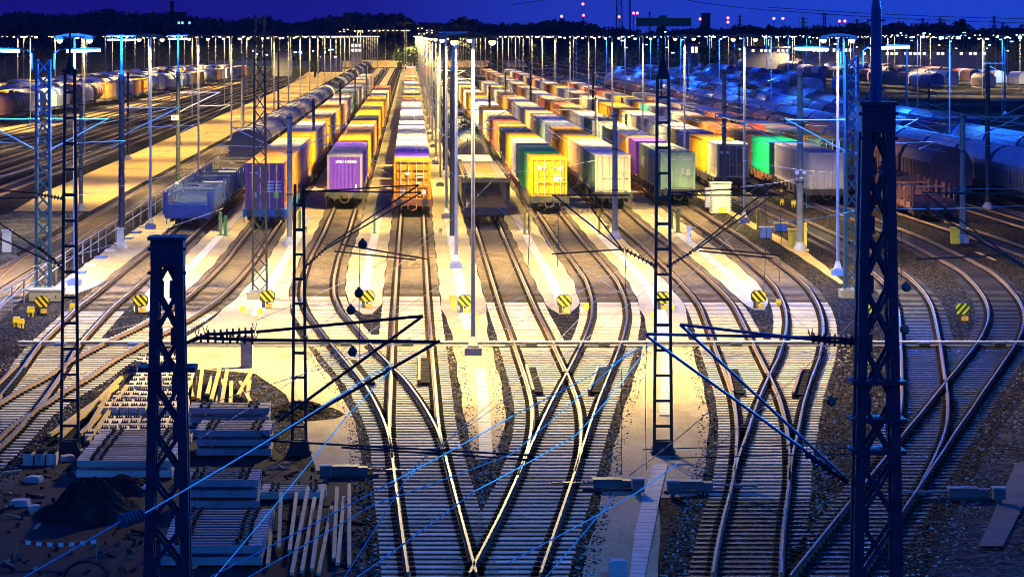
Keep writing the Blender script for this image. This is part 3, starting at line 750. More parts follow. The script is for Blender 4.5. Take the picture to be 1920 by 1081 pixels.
def hopper_mesh(Ln):     # chamfered roof hopper
    mb = MB(); mb.prism([(1.5,0.3),(1.5,1.9),(1.15,2.6),(.6,2.95),(-.6,2.95),(-1.15,2.6),(-1.5,1.9),(-1.5,.3)], 0, Ln)
    for i in range(int(Ln/1.2)):
        for s in (-1,1): mb.cbox(s*1.52, .6+i*1.2, 1.1, .06, .1, 1.6)
    mb.cbox(0, Ln/2, 3.0, .5, Ln-.6, .06, 0)
    return mb.mesh('hopper')
def tank_mesh(Ln):
    mb = MB(); r = 1.42; pts = []; rs = []
    for a in range(0, 6): t = math.pi/2*a/5; pts.append((0, .5-.5*math.sin(t) if False else .5*(1-math.sin(t)), 0)); rs.append(max(.02, r*math.cos(t)))
    pts = pts[::-1]; rs = rs[::-1]
    pts += [(0, Ln-p[1], 0) for p in pts[::-1]]; rs = rs + rs[::-1]
    mb.tube(pts, rs, 24)
    return mb.mesh('tank')
HM, PM, TM = hood_mesh(13.2), hopper_mesh(12.6), tank_mesh(12.4)
def shortframe():
    mb = MB()
    for s in (-1,1): mb.cbox(s*1.2, 6.8, .95, .18, 13.2, .34)
    for y in (.3, 13.3): mb.cbox(0, y, .95, 2.75, .24, .42)
    mb.cbox(0, 6.8, .95, .5, 13, .3)
    mb.tube([(-.25,.15,.9),(-.28,.08,.55),(0,.05,.42),(.28,.08,.55),(.25,.15,.9)], .035, 6)
    return mb.mesh('frame')
SF = shortframe()
def special(kind, X, Y, label, group, m):
    t = thing({'hood':'hood_wagon','hopper':'hopper_wagon','tank':'tank_wagon'}[kind], label, 'wagon', (X, Y, .05), 0, group)
    mobj('frame', SF, M['wagon'], t)
    if Y < 420:
        for yy in (2.2, 11.4):
            b = mobj('bogie', BG, M['wagon'], t, loc=(0, yy, .12))
            for d in (-.9, .9): mobj('wheelset', WM, M['wagon'], b, loc=(0, d, .49))
        for s in (-1, 1): mobj('buffer', BU, M['dark_steel'], t, loc=(s*.875, .1, 1.0))
    if kind == 'hood':
        o = mobj('hood', HM, M[m], t, loc=(0, .2, 1.25))
        mb = MB()
        prof = [(1.5,0),(1.52,1.3)] + [(1.53*math.cos(a), 1.3+1.5*math.sin(a)) for a in [math.pi*i/12 for i in range(1,12)]] + [(-1.52,1.3),(-1.5,0)]
        mb.prism(prof, 0, .14); e1 = mb.mesh('end_wall') if 'E' not in BM else BM['E']; BM['E'] = e1
        mobj('end_wall', e1, M['wagon_blue'], t, loc=(0, .05, 1.2)); mobj('end_wall', e1, M['wagon_blue'], t, loc=(0, 13.3, 1.2))
    elif kind == 'hopper':
        mobj('hopper', PM, M[m], t, loc=(0, .5, 1.05))
    else:
        mobj('tank', TM, M[m], t, loc=(0, .6, 2.55))
        if 'TB' not in BM:
            mb = MB()
            for y in (1.4, 5, 8.6, 12.2): mb.tube([(1.46*math.cos(a), y, 2.55+1.46*math.sin(a)) for a in [2*math.pi*i/20 for i in range(21)]], .04, 4, cap=False)
            mb.cbox(0, 6.8, 4.02, .6, 1.2, .16); mb.tube([(0,6.4,4.0),(0,6.4,4.3)], .3, 12)
            BM['TB'] = mb.mesh('tank_strap')
        mobj('tank_strap', BM['TB'], M['dark_steel'], t)
        if Y < 560:
            mb = MB(); 
            for s in (-.3,.3): mb.tube([(s,.42,1.2),(s,.42,3.9)], .03, 5)
            for i in range(8): mb.tube([(-.3,.42,1.4+i*.3),(.3,.42,1.4+i*.3)], .02, 5)
            mb.build('ladder', M['dark_steel'], t)
    return t
# T1: stake wagons then hopper and tank wagons
def stake_mesh(Ln, n):
    mb = MB()
    for i in range(n):
        y = .5 + i*(Ln-1)/(n-1)
        for s in (-1,1): mb.bar((s*1.38,y,1.0),(s*1.38,y,2.35),.09,.12)
    return mb.mesh('stake')
def flatstake(X, Y, label, m, grp, load=None):
    t = thing('stake_wagon', label, 'wagon', (X,Y,.05), 0, grp)
    if 'SK' not in BM:
        Ln = 19.9; mb = MB(); mb.cbox(0, Ln/2, 1.14, 2.5, Ln-.8, .05); BM['SD'] = mb.mesh('floor_plate'); mb = MB()
        for s in (-1,1):
            mb.cbox(s*1.34, Ln/2, 1.0, .1, Ln-.6, .36)
        for i in range(7): mb.cbox(0, 1.5+i*2.8, 1.38, 2.5, .16, .34)
        for s in (-1,1):
            for yy in (.36, 4, 9.9, 15.8, 19.5): mb.cbox(s*1.3, yy, 1.75, .12, .16, 1.2)
        for yy in (4, 9.9, 15.8): mb.cbox(0, yy, 2.1, 2.6, .12, .14)
        for y in (.32, Ln-.32):
            mb.cbox(0, y, 1.5, 2.7, .08, .10); mb.cbox(0, y, 1.2, 2.75, .12, .35)
            for x in (-1.3,-.65,0,.65,1.3): mb.cbox(x, y-.04, 1.3, .1, .06, .55)
        BM['SK'] = mb.mesh('deck'); BM['SS'] = stake_mesh(19.9, 9)
    if 19.9 not in FM: FM[19.9] = frame_mesh(19.9)
    mobj('frame', FM[19.9], M[m], t); mobj('deck', BM['SK'], M[m], t); mobj('floor_plate', BM['SD'], M['soil'], t)
    mb = 0
    for i in range(9):
        y = .5 + i*18.9/8
        for s in (-1, 1):
            if 'S1' not in BM:
                q = MB(); q.bar((0,0,0),(0,0,1.35),.10,.13); q.cbox(0,0,.1,.2,.24,.3); BM['S1'] = q.mesh('stake')
            if Y < 240: mobj('stake', BM['S1'], M[m], t, loc=(s*1.42, y, 1.02))
    if Y >= 240: mobj('stakes' if False else 'stake', BM['SS'], M[m], t)
    for yy in (2.6, 17.3):
        b = mobj('bogie', BG, M['wagon'], t, loc=(0, yy, .12))
        for d in (-.9, .9): mobj('wheelset', WM, M['wagon'], b, loc=(0, d, .49))
    for s in (-1, 1): mobj('buffer', BU, M[m], t, loc=(s*.875, .1, 1.0))
    return t
flatstake(-13.8, 184, 'blue grey stake wagon at the left end of the front row', 'wagon_blue', 'stake wagons on the left')
flatstake(-13.8, 205, 'second stake wagon behind the blue grey one, with upright stakes', 'wagon_blue', 'stake wagons on the left')
flatstake(-13.8, 226, 'third stake wagon, in front of the dark hopper wagon', 'wagon', 'stake wagons on the left')
for i, y in enumerate((208, 229)):
    mb = MB(); mb.box(-.95,.95,0,5.5,0,.22); 
    for k in range(6): mb.box(-.97,.97,.2+k*.85,.28+k*.85,.0,.24)
    o = mb.build('timber_load', M['cream_post'], loc=(-13.8, y, 1.42)); tag(o, 'bundle of pale slabs lying on the %s stake wagon' % ('second' if i == 0 else 'third'), 'cargo', 'slab loads on the stake wagons')
y = 251; i = 0
while y < 470:
    special('hopper', -13.8, y, 'dark chamfered hopper wagon, %s behind the stake wagons' % (['first']+ORD[1:])[i], 'dark hopper wagons on the left train', 'tank_dark'); y += 14.2; i += 1
for i in range(2): special('tank', -13.8, 487 + i*14.3, 'cream tank wagon with round end, %s behind the dark hoppers' % ['first','second'][i], 'cream tank wagons', 'tank')
y = 515.6; i = 0
while y < 930:
    if i in (2,3,6,7,12,13): 
        pass
    special('tank' if i % 5 < 3 else 'hopper', -13.8, y, 'small far wagon, %s in line behind the cream tank wagons' % (['first']+ORD[1:])[i] if i < 20 else 'far wagon near the end of the line, %s behind the cream tank wagons' % ordn(i), 'far wagons of the left train', random.choice(['tank_dark','tank','tank_dark'])); y += 14.2; i += 1
# T5: empty car carrier then tank wagons
t = thing('car_carrier', 'empty open double deck car carrier wagon with dark end', 'wagon', (4.8, 187.5, .05))
mb = MB(); Ln = 26
mb.cbox(0, Ln/2, .95, 2.8, Ln, .22); mb.cbox(0,.1,.95,2.9,.25,.5); mb.build('lower_deck', M['wagon'], t)
mb = MB(); mb.cbox(0, Ln/2, 2.95, 2.6, Ln, .08)
for s in (-1,1):
    mb.cbox(s*1.38, Ln/2, 3.0, .14, Ln, .24)
    mb.cbox(s*.95, Ln/2, 3.02, .5, Ln-.4, .04, 1)
mb.cbox(0,.05,2.92,2.9,.14,.3); mb.build('upper_deck', [cmat('ochre'), M['timber_tan']], t)
for i in range(10):
    for s in (-1,1):
        mb = MB(); mb.bar((s*1.38,.3+i*2.8,1.0),(s*1.38,.3+i*2.8,2.95),.1,.12); mb.build('post', M['wagon'], t)
mb = MB()
for i in range(26):
    for s in (-1,1): mb.cbox(s*1.3, .5+i, 3.14, .2, .35, .12)
o = mb.build('wheel_chock', M['wagon'], t); o['kind'] = 'stuff'
for yy in (3, Ln-3):
    b = mobj('bogie', BG, M['wagon'], t, loc=(0, yy, .1))
    for d in (-.9, .9): mobj('wheelset', WM, M['wagon'], b, loc=(0, d, .49))
for s in (-1, 1): mobj('buffer', BU, M['dark_steel'], t, loc=(s*.875, -.1, 1.0))
t = thing('car_carrier', 'second car carrier wagon, in front of the dark tank wagon', 'wagon', (4.8, 214.2, .05))
mb = MB(); mb.cbox(0, 10, .95, 2.8, 20, .22); mb.cbox(0, 10, 2.6, 2.7, 20, .1, 1)
for i in range(8):
    for s in (-1,1): mb.bar((s*1.33,.3+i*2.7,1.0),(s*1.33,.3+i*2.7,2.6),.1,.12)
mb.build('deck', [M['wagon_rust'], M['cream_post']], t)
y = 236; i = 0
while y < 335:
    special('tank', 4.8, y, 'dark tank wagon, %s behind the car carriers' % (['first']+ORD[1:])[i], 'dark tank wagons behind the car carriers', 'tank_dark'); y += 14.4; i += 1
# T11 front: maroon stake wagons
for i, y in enumerate((192, 213)):
    flatstake(33.7, y, 'maroon stake wagon, %s in front of the dark teal container' % ['nearest','second'][i], 'wagon_maroon', 'maroon stake wagons on the right')
y = 211; i = 0
while y < 560:
    special('hopper', 38.3, y, 'brown chamfered hopper wagon, %s from the front of its row' % ('first' if i == 0 else ordn(i)), 'brown hopper wagons on the right', 'wagon_maroon'); y += 14.2; i += 1
y = 203; i = 0
while y < 640:
    special('hood', 43.5, y, 'silver ribbed hood wagon, %s from the front of its row' % ('first' if i == 0 else ordn(i)), 'silver hood wagons on the right', 'silver'); y += 14.4; i += 1
cols = ['wagon_maroon','wagon_blue','silver','wagon_maroon']
y = 216; i = 0
while y < 760:
    special('hood', 51.0, y, 'maroon sided hood wagon, %s from the front in the outer right row' % ('first' if i == 0 else ordn(i)), 'hood wagons in the outer right row', cols[i % 4]); y += 14.4; i += 1
for r_, (X, y0_, y1_) in enumerate([(56, 300, 820), (61, 430, 800), (66.5, 520, 860), (76, 560, 860), (88, 600, 900), (112, 620, 1000), (124, 640, 1040), (136, 660, 1040)]):
    y = y0_; i = 0
    while y < y1_:
        if random.random() < (.85 if X < 70 else .65):
            special(random.choice(['hopper','hood','hood']), X, y, '%s wagon, %s in the %s siding beyond the hood wagons' % ('dim blue lit' if r_ < 5 else 'far warm lit', 'first' if i == 0 else ordn(i), ['first','second','third','fourth','fifth','sixth','seventh','eighth'][r_]), 'blue lit wagons in the right sidings', random.choice(['wagon_maroon','wagon_blue','silver','tank_dark','wagon_maroon'])); i += 1
        y += 14.6
# far left rows
colsL = ['tank','silver','tank','wagon_maroon','tank','silver']
for r_, (X0, X1, y0_, y1_) in enumerate([(-57.5,-47,372,830),(-63,-52,385,860),(-68.5,-57,400,860),(-75,-62,420,860)]):
    y = y0_; i = 0
    while y < y1_:
        X = X0 + (X1-X0)*min(1, (y-y0_)/450)
        lab = 'sodium lit wagon, %s in the %s row on the far left' % ('first' if i == 0 else ordn(i), ['first','second','third','fourth'][r_])
        kind = random.choice(['hopper','hood','tank','box','box'])
        if kind == 'box':
            c = random.choice(['cream','yellow','orange','greypurple','cream','offwhite'])
            container(X, y, 12.19, 2.6, c, lab.replace('sodium lit wagon', WORD.get(c,c)+' box body'), 'boxes in the far left rows', detail=0, end='wall')
            special('hopper', X, y, lab, 'far left wagons', 'wagon') if False else wagon(X, y-.5, 13.2, lab.replace('sodium lit','low flat'), 'far left wagons', 'wagon', parts=False)
        else: special(kind, X, y, lab, 'far left wagons', random.choice(colsL))
        y += 14.6; i += 1

# ------------------------------------------------------------------ lamp masts with real lights
WARM, WHITE, BLUE = (1.0, .76, .27), (1.0, .78, .40), (.015, .17, 1.0)
def add_light(parent, loc, col, power, r=.22, name='lamp_light', spot=0):
    d = bpy.data.lights.new(name, 'SPOT' if spot else 'POINT'); d.color = col; d.energy = power; d.shadow_soft_size = r
    if spot: d.spot_size = R(spot); d.spot_blend = .6
    o = bpy.data.objects.new(name, d); COL.objects.link(o); o.location = loc
    if parent: o.parent = parent
    return o
LM = {}
def lampmesh(h):
    if h in LM: return LM[h]
    a = MB(); a.tube([(0,0,0),(0,0,h-.1)], .09, 10, r2=.055); p = a.mesh('pole')
    a = MB(); a.tube([(-1.0,0,h-.04),(1.0,0,h-.04)], .04, 6); a.prism([(-.95,h),(.95,h),(.25,h+.13),(-.25,h+.13)], -.35, .35); bo = a.mesh('canopy')
    a = MB(); a.prism([(-.22,-.10),(.22,-.10),(.14,.10),(-.14,.10)], -.3, .3); fl = a.mesh('floodlight')
    a = MB(); a.tube([(0,-.16,-.14),(0,-.12,-.14),(0,.12,-.14),(0,.16,-.14)], [.05,.13,.13,.05], 12); ln = a.mesh('lamp_glass')
    a = MB(); a.box(-.32,.32,-.32,.32,0,.3); a.cbox(0,0,.34,.42,.42,.06); a.tube([(0,0,.36),(0,0,.7)], .2, 10, r2=.11); ft = a.mesh('foundation')
    LM[h] = (p, bo, fl, ln, ft); return LM[h]
def farlamp(h, lampm, key):
    k = ('far', h, key)
    if k not in LM:
        a = MB(); a.tube([(0,0,0),(0,0,h-.1)], .075, 6, r2=.05)
        a.prism([(-1.0,h-.02),(1.0,h-.02),(.3,h+.12),(-.3,h+.12)], -.3, .3)
        for s in (-.75,.75): a.cbox(s,-.1,h-.16,.34,.34,.2,1)
        LM[k] = a.mesh('lamp_mast')
    return LM[k]
def lampmast(X, Y, label, grp, h=12.0, col=WARM, power=9000, lm='lamp_warm', polem='galv', foundm='concrete', near=True, spot=146):
    if not near:
        o = mobj('lamp_mast', farlamp(h, lm, lm), [M[polem], M[lm]], loc=(X, Y, 0)); tag(o, label, 'lamp mast', grp)
        if power: add_light(o, (0, -.7, h-.5), col, power, .5, spot=150)
        return o
    p, bo, fl, ln, ft = lampmesh(h)
    t = thing('lamp_mast', label, 'lamp mast', (X, Y, 0), 0, grp)
    mobj('pole', p, M[polem], t); mobj('canopy', bo, M['dark_steel'], t); mobj('foundation', ft, M[foundm], t)
    for s in (-.72, .72):
        f = mobj('floodlight', fl, M['dark_steel'], t, loc=(s, 0, h-.08)); mobj('lamp_glass', ln, M[lm], f, loc=(0,0,0))
    add_light(t, (-.72, 0, h-.5), col, power/2, .12, spot=spot); add_light(t, (.72, 0, h-.5), col, power/2, .12, spot=spot)
    return t
PW = 25000
ROWS = [(-16.2, 'beside the railed walkway', 144), (2.35, 'between the centre track and the car carrier', 112.5), (21.45, 'behind the pale green end container row', 150)]
for X, where, y0_ in ROWS:
    y = y0_; i = 0
    while y < 1500:
        lab = 'slim lamp mast, %s in the row %s' % (ordn(i), where)
        if i < 7: lampmast(X, y, lab, 'lamp masts ' + where, power=(76000 if y < 120 else 68000 if y < 180 else 56000)*(1.0 if X < 20 or i > 0 else .6)*(.45 if X < 0 and i == 1 else 1)*(.8 if X < 0 else 1 if X < 20 else .8), polem='galv', foundm='concrete_blue' if (X > 20 and i == 0) else 'concrete', spot=172 if y < 120 else 146)
        else: lampmast(X, y, lab, 'lamp masts ' + where, power=PW*1.5*(.6 if X > 20 else 1), near=False)
        y += 42 if y < 700 else 60; i += 1
for r_, (X, y0_, sp_, col, pw, lm, n) in enumerate([(-33,300,75,WARM,12000,'lamp_warm',12),(-50,330,62,WARM,62000,'lamp_warm',14),(-75,330,60,WARM,40000,'lamp_warm',14),(-100,420,70,WARM,12000,'lamp_warm',12),(-125,560,60,WARM,0,'lamp_warm',12),
        (36,420,80,WARM,2500,'lamp_warm',9),(47.3,262,66,BLUE,65000,'lamp_white',10),(68,330,70,BLUE,30000,'lamp_white',10),(90,380,75,BLUE,22000,'lamp_white',10),(115,600,60,WHITE,110000,'lamp_warm',10),(140,640,45,WHITE,110000,'lamp_warm',14),(170,760,45,WHITE,0,'lamp_warm',14),(200,900,60,WHITE,0,'lamp_warm',14)]):
    for i in range(n):
        hh = 12.0 if r_ not in (9,10,11,12) else random.choice([12, 11.6, 12.4])
        side = 'left' if X < 0 else 'right'
        lampmast(X + random.uniform(-.3,.3), y0_+i*sp_, 'distant lamp mast, %s in the %s %s hand row' % (ordn(i), ['first','second','third','fourth','fifth','first','second','third','fourth','fifth','sixth','seventh','eighth'][r_], side), 'distant lamp masts on the '+side, h=hh, col=col, power=pw, lm=lm, near=False, polem='galv')
for i in range(16):
    px = random.choice([random.uniform(640,700), random.uniform(700,812)]); Y = random.uniform(850, 1150)
    lampmast((px-VX)*Y/F, Y, 'tall lamp on a slender mast above the yard head, %s in the cluster' % ordn(i), 'tall lamps clustered at the far yard head', h=round(12.5 + (Y-800)/350*random.uniform(.6,1.8) + random.uniform(0,1.2), 1), power=8000 if i < 5 else 0, near=False)

lampmast(11.8, 50, 'added blue white lamp mast out of view right of the foreground masts', 'unseen lamp masts by the bridge', h=14.5, col=(.03,.30,1), power=10000, lm='lamp_white', spot=0)  # unseen mast added outside the frame to light pole and wires cyan
lampmast(-8.6, 52, 'added blue white lamp mast out of view left of the storage yard', 'unseen lamp masts by the bridge', h=14.5, col=(.02,.30,1), power=1000, lm='lamp_white', spot=0)  # unseen mast added past the left frame edge for blue foreground light
lampmast(15.5, 92, 'tall blue white lamp mast right of the outermost curved track', 'unseen lamp masts by the bridge', h=14.5, col=BLUE, power=14000, lm='lamp_white', spot=0) if False else None
# ------------------------------------------------------------------ catenary masts
def lattice(name, label, px, ytop, Y, wt, wb, panels, m, x2=None, heavy=.12, depth=None, cap=True, z0=0., cat='catenary mast', ladder=False, group=None):
    zt = H - (ytop-HY)*Y/F; X = (px-VX)*Y/F
    t = thing(name, label, cat, (X, Y, 0), 0, group); dp = depth or wt
    leg = {}
    for s in (-1, 1):
        mb = MB()
        if ladder: mb.bar((s*wb/2,0,z0),(s*wt/2,0,zt),heavy,dp*.5,up=(0,1,0))
        else:
            for d in (-1, 1): mb.bar((s*wb/2,d*dp/2,z0),(s*wt/2,d*dp/2,zt),heavy,heavy*.9,up=(0,1,0))
        mb.build('leg', m, t)
    br = MB()
    for i in range(panels):
        a, b = i/panels, (i+1)/panels
        za, zb = z0+(zt-z0)*a, z0+(zt-z0)*b; wa, wbb = wb+(wt-wb)*a, wb+(wt-wb)*b
        if ladder: br.bar((-wa/2,0,za+.1),(wa/2,0,za+.1),heavy*.9,heavy*.9)
        else:
            for d in (-1, 1):
                br.bar((-wa/2,d*dp/2,za),(wbb/2,d*dp/2,zb),heavy*.42,.03,up=(0,1,0)); br.bar((wa/2,d*dp/2,za),(-wbb/2,d*dp/2,zb),heavy*.42,.035,up=(0,1,0))
            for s in (-1,1):
                br.bar((s*wa/2,-dp/2,za),(s*wbb/2,dp/2,zb),.03,heavy*.4)
    if not ladder and Y < 60:
        for i in range(1, panels):
            a = i/panels; z = z0+(zt-z0)*a; wa = wb+(wt-wb)*a
            for s in (-1, 1):
                br.cbox(s*(wa/2-heavy*.45), -dp/2-heavy*.47, z, heavy*1.1, .014, .26)
                for dz in (-.08, 0, .08): br.cbox(s*(wa/2-heavy*.45), -dp/2-heavy*.47-.012, z+dz, .022, .012, .022)
    br.build('rung' if ladder else 'lattice_bracing', m, t)
    if cap and not ladder:
        mb = MB(); mb.box(-wt/2-heavy/2-.012, wt/2+heavy/2+.012, -dp/2-heavy/2-.012, dp/2+heavy/2+.012, zt-.36, zt+.02)
        mb.cbox(0,0,zt+.05,wt+.24,dp+.24,.05)
        for z in (zt-.1, zt-.45):
            for s in (-1,1): mb.cbox(s*(wt/2+heavy/2+.03),-dp/2-.03,z,.05,.05,.05)
        mb.build('head_plate', m, t)
    e_ = .06 if ladder else .25; mb = MB(); mb.box(-wb/2-e_, wb/2+e_, -dp/2-e_, dp/2+e_, 0, .12 if ladder else .35); mb.box(-wb/2-.12, wb/2+.12, -dp/2-.08, dp/2+.08, .1, .42 if not ladder else .16); mb.build('foundation', (M['concrete_blue'] if ladder or Y < 60 else M['concrete']), t)
    return t, X, zt
# big foreground lattice masts
LA = lattice('lattice_mast', 'big dark lattice mast in the left foreground with flat head', 315, 452, 44, .32, .74, 13, M['mast_navy'], heavy=.135, depth=.34)
for z in (7.12, ):
    mb = MB(); mb.cbox(0,-.02,z,.84,.55,.07); mb.build('cross_plate', M['mast_navy'], LA[0])
RB_ = lattice('lattice_mast', 'big dark lattice mast in the right foreground carrying a round pole', 1643, 200, 43, .32, .74, 13, M['mast_navy'], heavy=.135, depth=.34)
mb = MB(); mb.tube([(0,0,RB_[2]),(0,0,RB_[2]+1.4),(0,0,RB_[2]+1.55),(0,0,RB_[2]+4.5)], [.085,.075,.05,.045], 14)
for a in (0, 90, 180, 270): mb.bar((math.cos(R(a))*.24,math.sin(R(a))*.24,RB_[2]),(0,0,RB_[2]+.4),.02,.02)
for z in (1.24, .88): mb.cbox(0,0,RB_[2]+z,.26,.04,.03)
mb.build('pole', M['mast_blue'], RB_[0])
for z in (7.04, 6.5, 6.05):
    mb = MB(); mb.cbox(0,-.02,z,.78,.55,.06); mb.build('cross_plate', M['mast_navy'], RB_[0])
# ladder masts
YL = YG(852)
def ladder(px, ytop, w_t, w_b, label, top=None):
    t, X, zt = lattice('ladder_mast', label, px, ytop, YL, w_t, w_b, max(8, int((852-ytop)/46)), M['black'], heavy=.085, depth=.2, ladder=True, group='black ladder masts in the foreground')
    mb = MB(); mb.prism([(-.36,.0),(.36,.0),(.22,.42),(-.22,.42)], -.22,-.16); mb.prism([(-.36,.0),(.36,.0),(.22,.42),(-.22,.42)], .16,.22)
    mb.build('base_plate', M['black'], t)
    return t, X, zt
LB = ladder(131, 132, .27, .50, 'tall black ladder mast near the left lattice mast')
mb = MB(); mb.tube([(0,0,LB[2]-.1),(0,0,LB[2]+.35),(0,0,LB[2]+.36),(0,0,12.1)], [.16,.05,.035,.03], 8); mb.cbox(0,0,LB[2],.42,.2,.08); mb.build('spike', M['black'], LB[0])
LC = ladder(561, 345, .24, .40, 'black ladder mast left of the centre carrying a cantilever at its head')
LD = ladder(1243, 142, .32, .50, 'black ladder mast right of the centre with a wide top sign')
mb = MB(); mb.tube([(0,0,LD[2]-.1),(0,0,LD[2]+.5),(0,0,LD[2]+.52),(0,0,12.35)], [.2,.06,.045,.04], 8); mb.build('spike', M['black'], LD[0])
mb = MB(); mb.cbox(0,0,12.4,1.58,.5,.24); mb.cbox(0,0,12.55,.2,.3,.08); mb.build('light_box', M['black'], LD[0])
# mid-distance lattice masts
lattice('lattice_mast', 'grey open lattice mast in front of the maroon end container', 487, 28, YG(560), .42, .66, 18, M['dark_steel'], heavy=.085, depth=.3, cap=False)
def insulator(mb, a, b, r=.075, n=6, m=0):
    a = Vector(a); b = Vector(b)
    for i in range(n):
        c = a.lerp(b, (i+.5)/n); d = (b-a)/n*.3
        mb.tube([c-d*.5, c+d*.5], r, 10, m)
    mb.tube([a, b], r*.4, 6, m)
def cant(t, X, Y, side, reach, z, m='wirepale', steady=True, im='insul_white', r=.028):
    """bracket frame on a post: top tube, diagonal, steady arm; coordinates relative to the post"""
    br = MB(); i_ = MB(); i2 = MB(); s = side
    zt = z + 1.55
    insulator(i_, (s*.15,0,zt),(s*.75,0,zt), .06, 5); insulator(i2, (s*.15,0,z),(s*.6,0,z+.27), .06, 5)
    br.tube([(s*.75,0,zt),(s*reach,0,zt)], r, 6); br.tube([(s*.6,0,z+.27),(s*(reach+.05),0,zt+.04)], r*1.2, 6)
    if steady: br.tube([(s*reach*.45,0,z+.45),(s*(reach+.8),0,z+.55)], r*.8, 6); br.tube([(s*(reach+.8),0,z+.55),(s*(reach+.1),0,z+.2)], r*.7, 6)
    c = br.build('cantilever', M[m], t); i_.build('insulator', M[im], c); i2.build('insulator', M[im], c)

def tube_arm(t, side, z, m='lamp_cyan', Ln=1.5, reach=1.15, power=16000):
    mb = MB(); mb.tube([(side*.25,0,z-.9),(side*.5,0,z-.85),(side*.52,0,z-.1),(side*.75,0,z+.08),(side*(reach+.2),0,z+.08)], .04, 6); mb.build('arm', M['dark_steel'], t)
    mb = MB(); mb.bar((side*reach*.9,0,z+.1),(side*(reach+Ln),0,z+.14),.2,.08); f = mb.build('fitting', M['dark_steel'], t)
    cant(t, 0, 0, side, 3.0, 6.6) if side else None
    mb = MB(); mb.tube([(side*reach*.95,-.02,z),(side*(reach+Ln),-.02,z+.05)], .075, 10); mb.build('tube_lamp', M[m], f)
    add_light(t, (side*(reach+Ln/2), 0, z-.15), BLUE, power, .3)
tK = lattice('lattice_mast', 'blue lit lattice mast at the far left with a glowing tube lamp', 81, 112, YG(553), .58, .64, 16, M['mast_blue'], heavy=.12, depth=.4, cap=False)
tube_arm(tK[0], 1, 11.3); tube_arm(tK[0], -1, 11.3)
tJ = lattice('lattice_mast', 'blue lit lattice mast with two tube lamps by the right foreground mast', 1597, 105, YG(557), .50, .60, 16, M['mast_blue'], heavy=.12, depth=.4, cap=False)
tube_arm(tJ[0], -1, 11.38); tube_arm(tJ[0], 1, 11.45)

# plain posts
def post(px, ytop, ybase, label, m='olive', r=.13, ext=None, extm='mast_blue', grp='round catenary posts', band=True):
    Y = YG(ybase); X = (px-VX)*Y/F; zt = H-(ytop-HY)*Y/F
    t = thing('catenary_post', label, 'catenary post', (X,Y,0), 0, grp)
    mb = MB(); mb.tube([(0,0,0),(0,0,zt)], r*1.25, 12, r2=r); mb.build('post', M[m], t)
    if band:
        for z in (zt*.38, zt*.7, zt-.3): MB().tube([(0,0,z),(0,0,z+.1)], r*1.45, 12).build('band', M['dark_steel'], t)
    mb = MB(); mb.tube([(0,0,0),(0,0,.25),(0,0,.26),(0,0,.5)], [.38,.38,.32,r*1.3], 12); mb.build('foundation', M['concrete'], t)
    if ext:
        ze = H-(ext-HY)*Y/F
        mb = MB(); mb.tube([(0,0,zt),(0,0,zt+.3),(0,0,ze)], [r*1.1,r*.55,r*.45], 8)
        mb.tube([(-.9,0,ze),(.9,0,ze)], .035, 6); mb.cbox(-.45,0,ze-.05,.7,.2,.07); mb.cbox(.45,0,ze-.05,.7,.2,.07)
        mb.build('lamp_bar', M[extm], t)
    return t, X, Y, zt
POSTS = [
 (228,140,465,'dark post with a cyan lit lamp bar left of the stake wagon','dark_steel',.15,66),
 (334,135,352,'dark post carrying the small white number plate','dark_steel',.15,66),
 (152,190,395,'short olive post beside the far left ballast','olive',.12,None),
 (240,135,300,'slim dark post behind the numbered post on the sandy strip','dark_steel',.12,None),
 (543,213,460,'plain olive post right of the open lattice mast','olive',.13,None),
 (455,100,246,'cream painted post on the sandy strip','cream_post',.17,None),
 (588,185,333,'dark post beside the orange container row','dark_steel',.11,None),
 (638,155,262,'dark post beside the grey containers','dark_steel',.12,None),
 (666,130,235,'dark post near the far end of the purple led train','dark_steel',.12,None),
 (687,120,205,'farthest dark post along the purple led train','dark_steel',.12,None),
 (849,133,458,'black pointed post left of the car carrier','black',.15,60),
 (834,118,330,'black post, second in the centre row','black',.15,70),
 (822,100,250,'olive post, third in the centre row','olive',.14,70),
 (808,95,205,'far post, fourth in the centre row','olive',.16,None),
 (1153,210,448,'olive post in front of the cream end container','olive',.14,None),
 (1118,180,310,'olive post among the middle container rows','olive',.13,None),
 (1174,214,300,'dark post left of the black ladder mast over the containers','dark_steel',.13,None),
 (1112,115,265,'black slender post rising between the middle container rows','black',.12,None),
 (1358,130,372,'olive post carrying two white plates above the cabinet','olive',.15,None),
 (1500,135,470,'olive post with a yellow box at its foot','olive',.16,None),
 (1805,212,455,'olive post with a yellow cabinet at the right','olive',.15,None),
 (1852,120,392,'dark tall post in front of the silver hood wagons','dark_steel',.15,None),
 (1742,155,262,'dark post behind the brown hopper wagons','dark_steel',.13,None),
 (1386,158,270,'black post left of the silver hood row','black',.13,None),
 (1290,110,215,'dark post at the start of the blue lit sidings','dark_steel',.13,None),
 (918,160,262,'black post left of the yellow led container row','black',.13,None),
 (948,135,220,'black post with a diamond plate in the right centre','black',.13,None),
 (995,120,240,'slim black post right of the diamond plate post','black',.12,None),
 (522,72,225,'dark post on the left of the grey container row','dark_steel',.12,None),
 (1884,80,215,'tall dark post in the blue sidings at the right','dark_steel',.13,None),
 (1700,90,235,'dark lattice like post right of the foreground pole','dark_steel',.16,None),
 (1240,110,240,'black post behind the ladder mast','black',.14,None),
]
PO = {}
for (px, yt, yb, lab, m, r, ex) in POSTS: PO[px] = post(px, yt, yb, lab, m, r, ex)
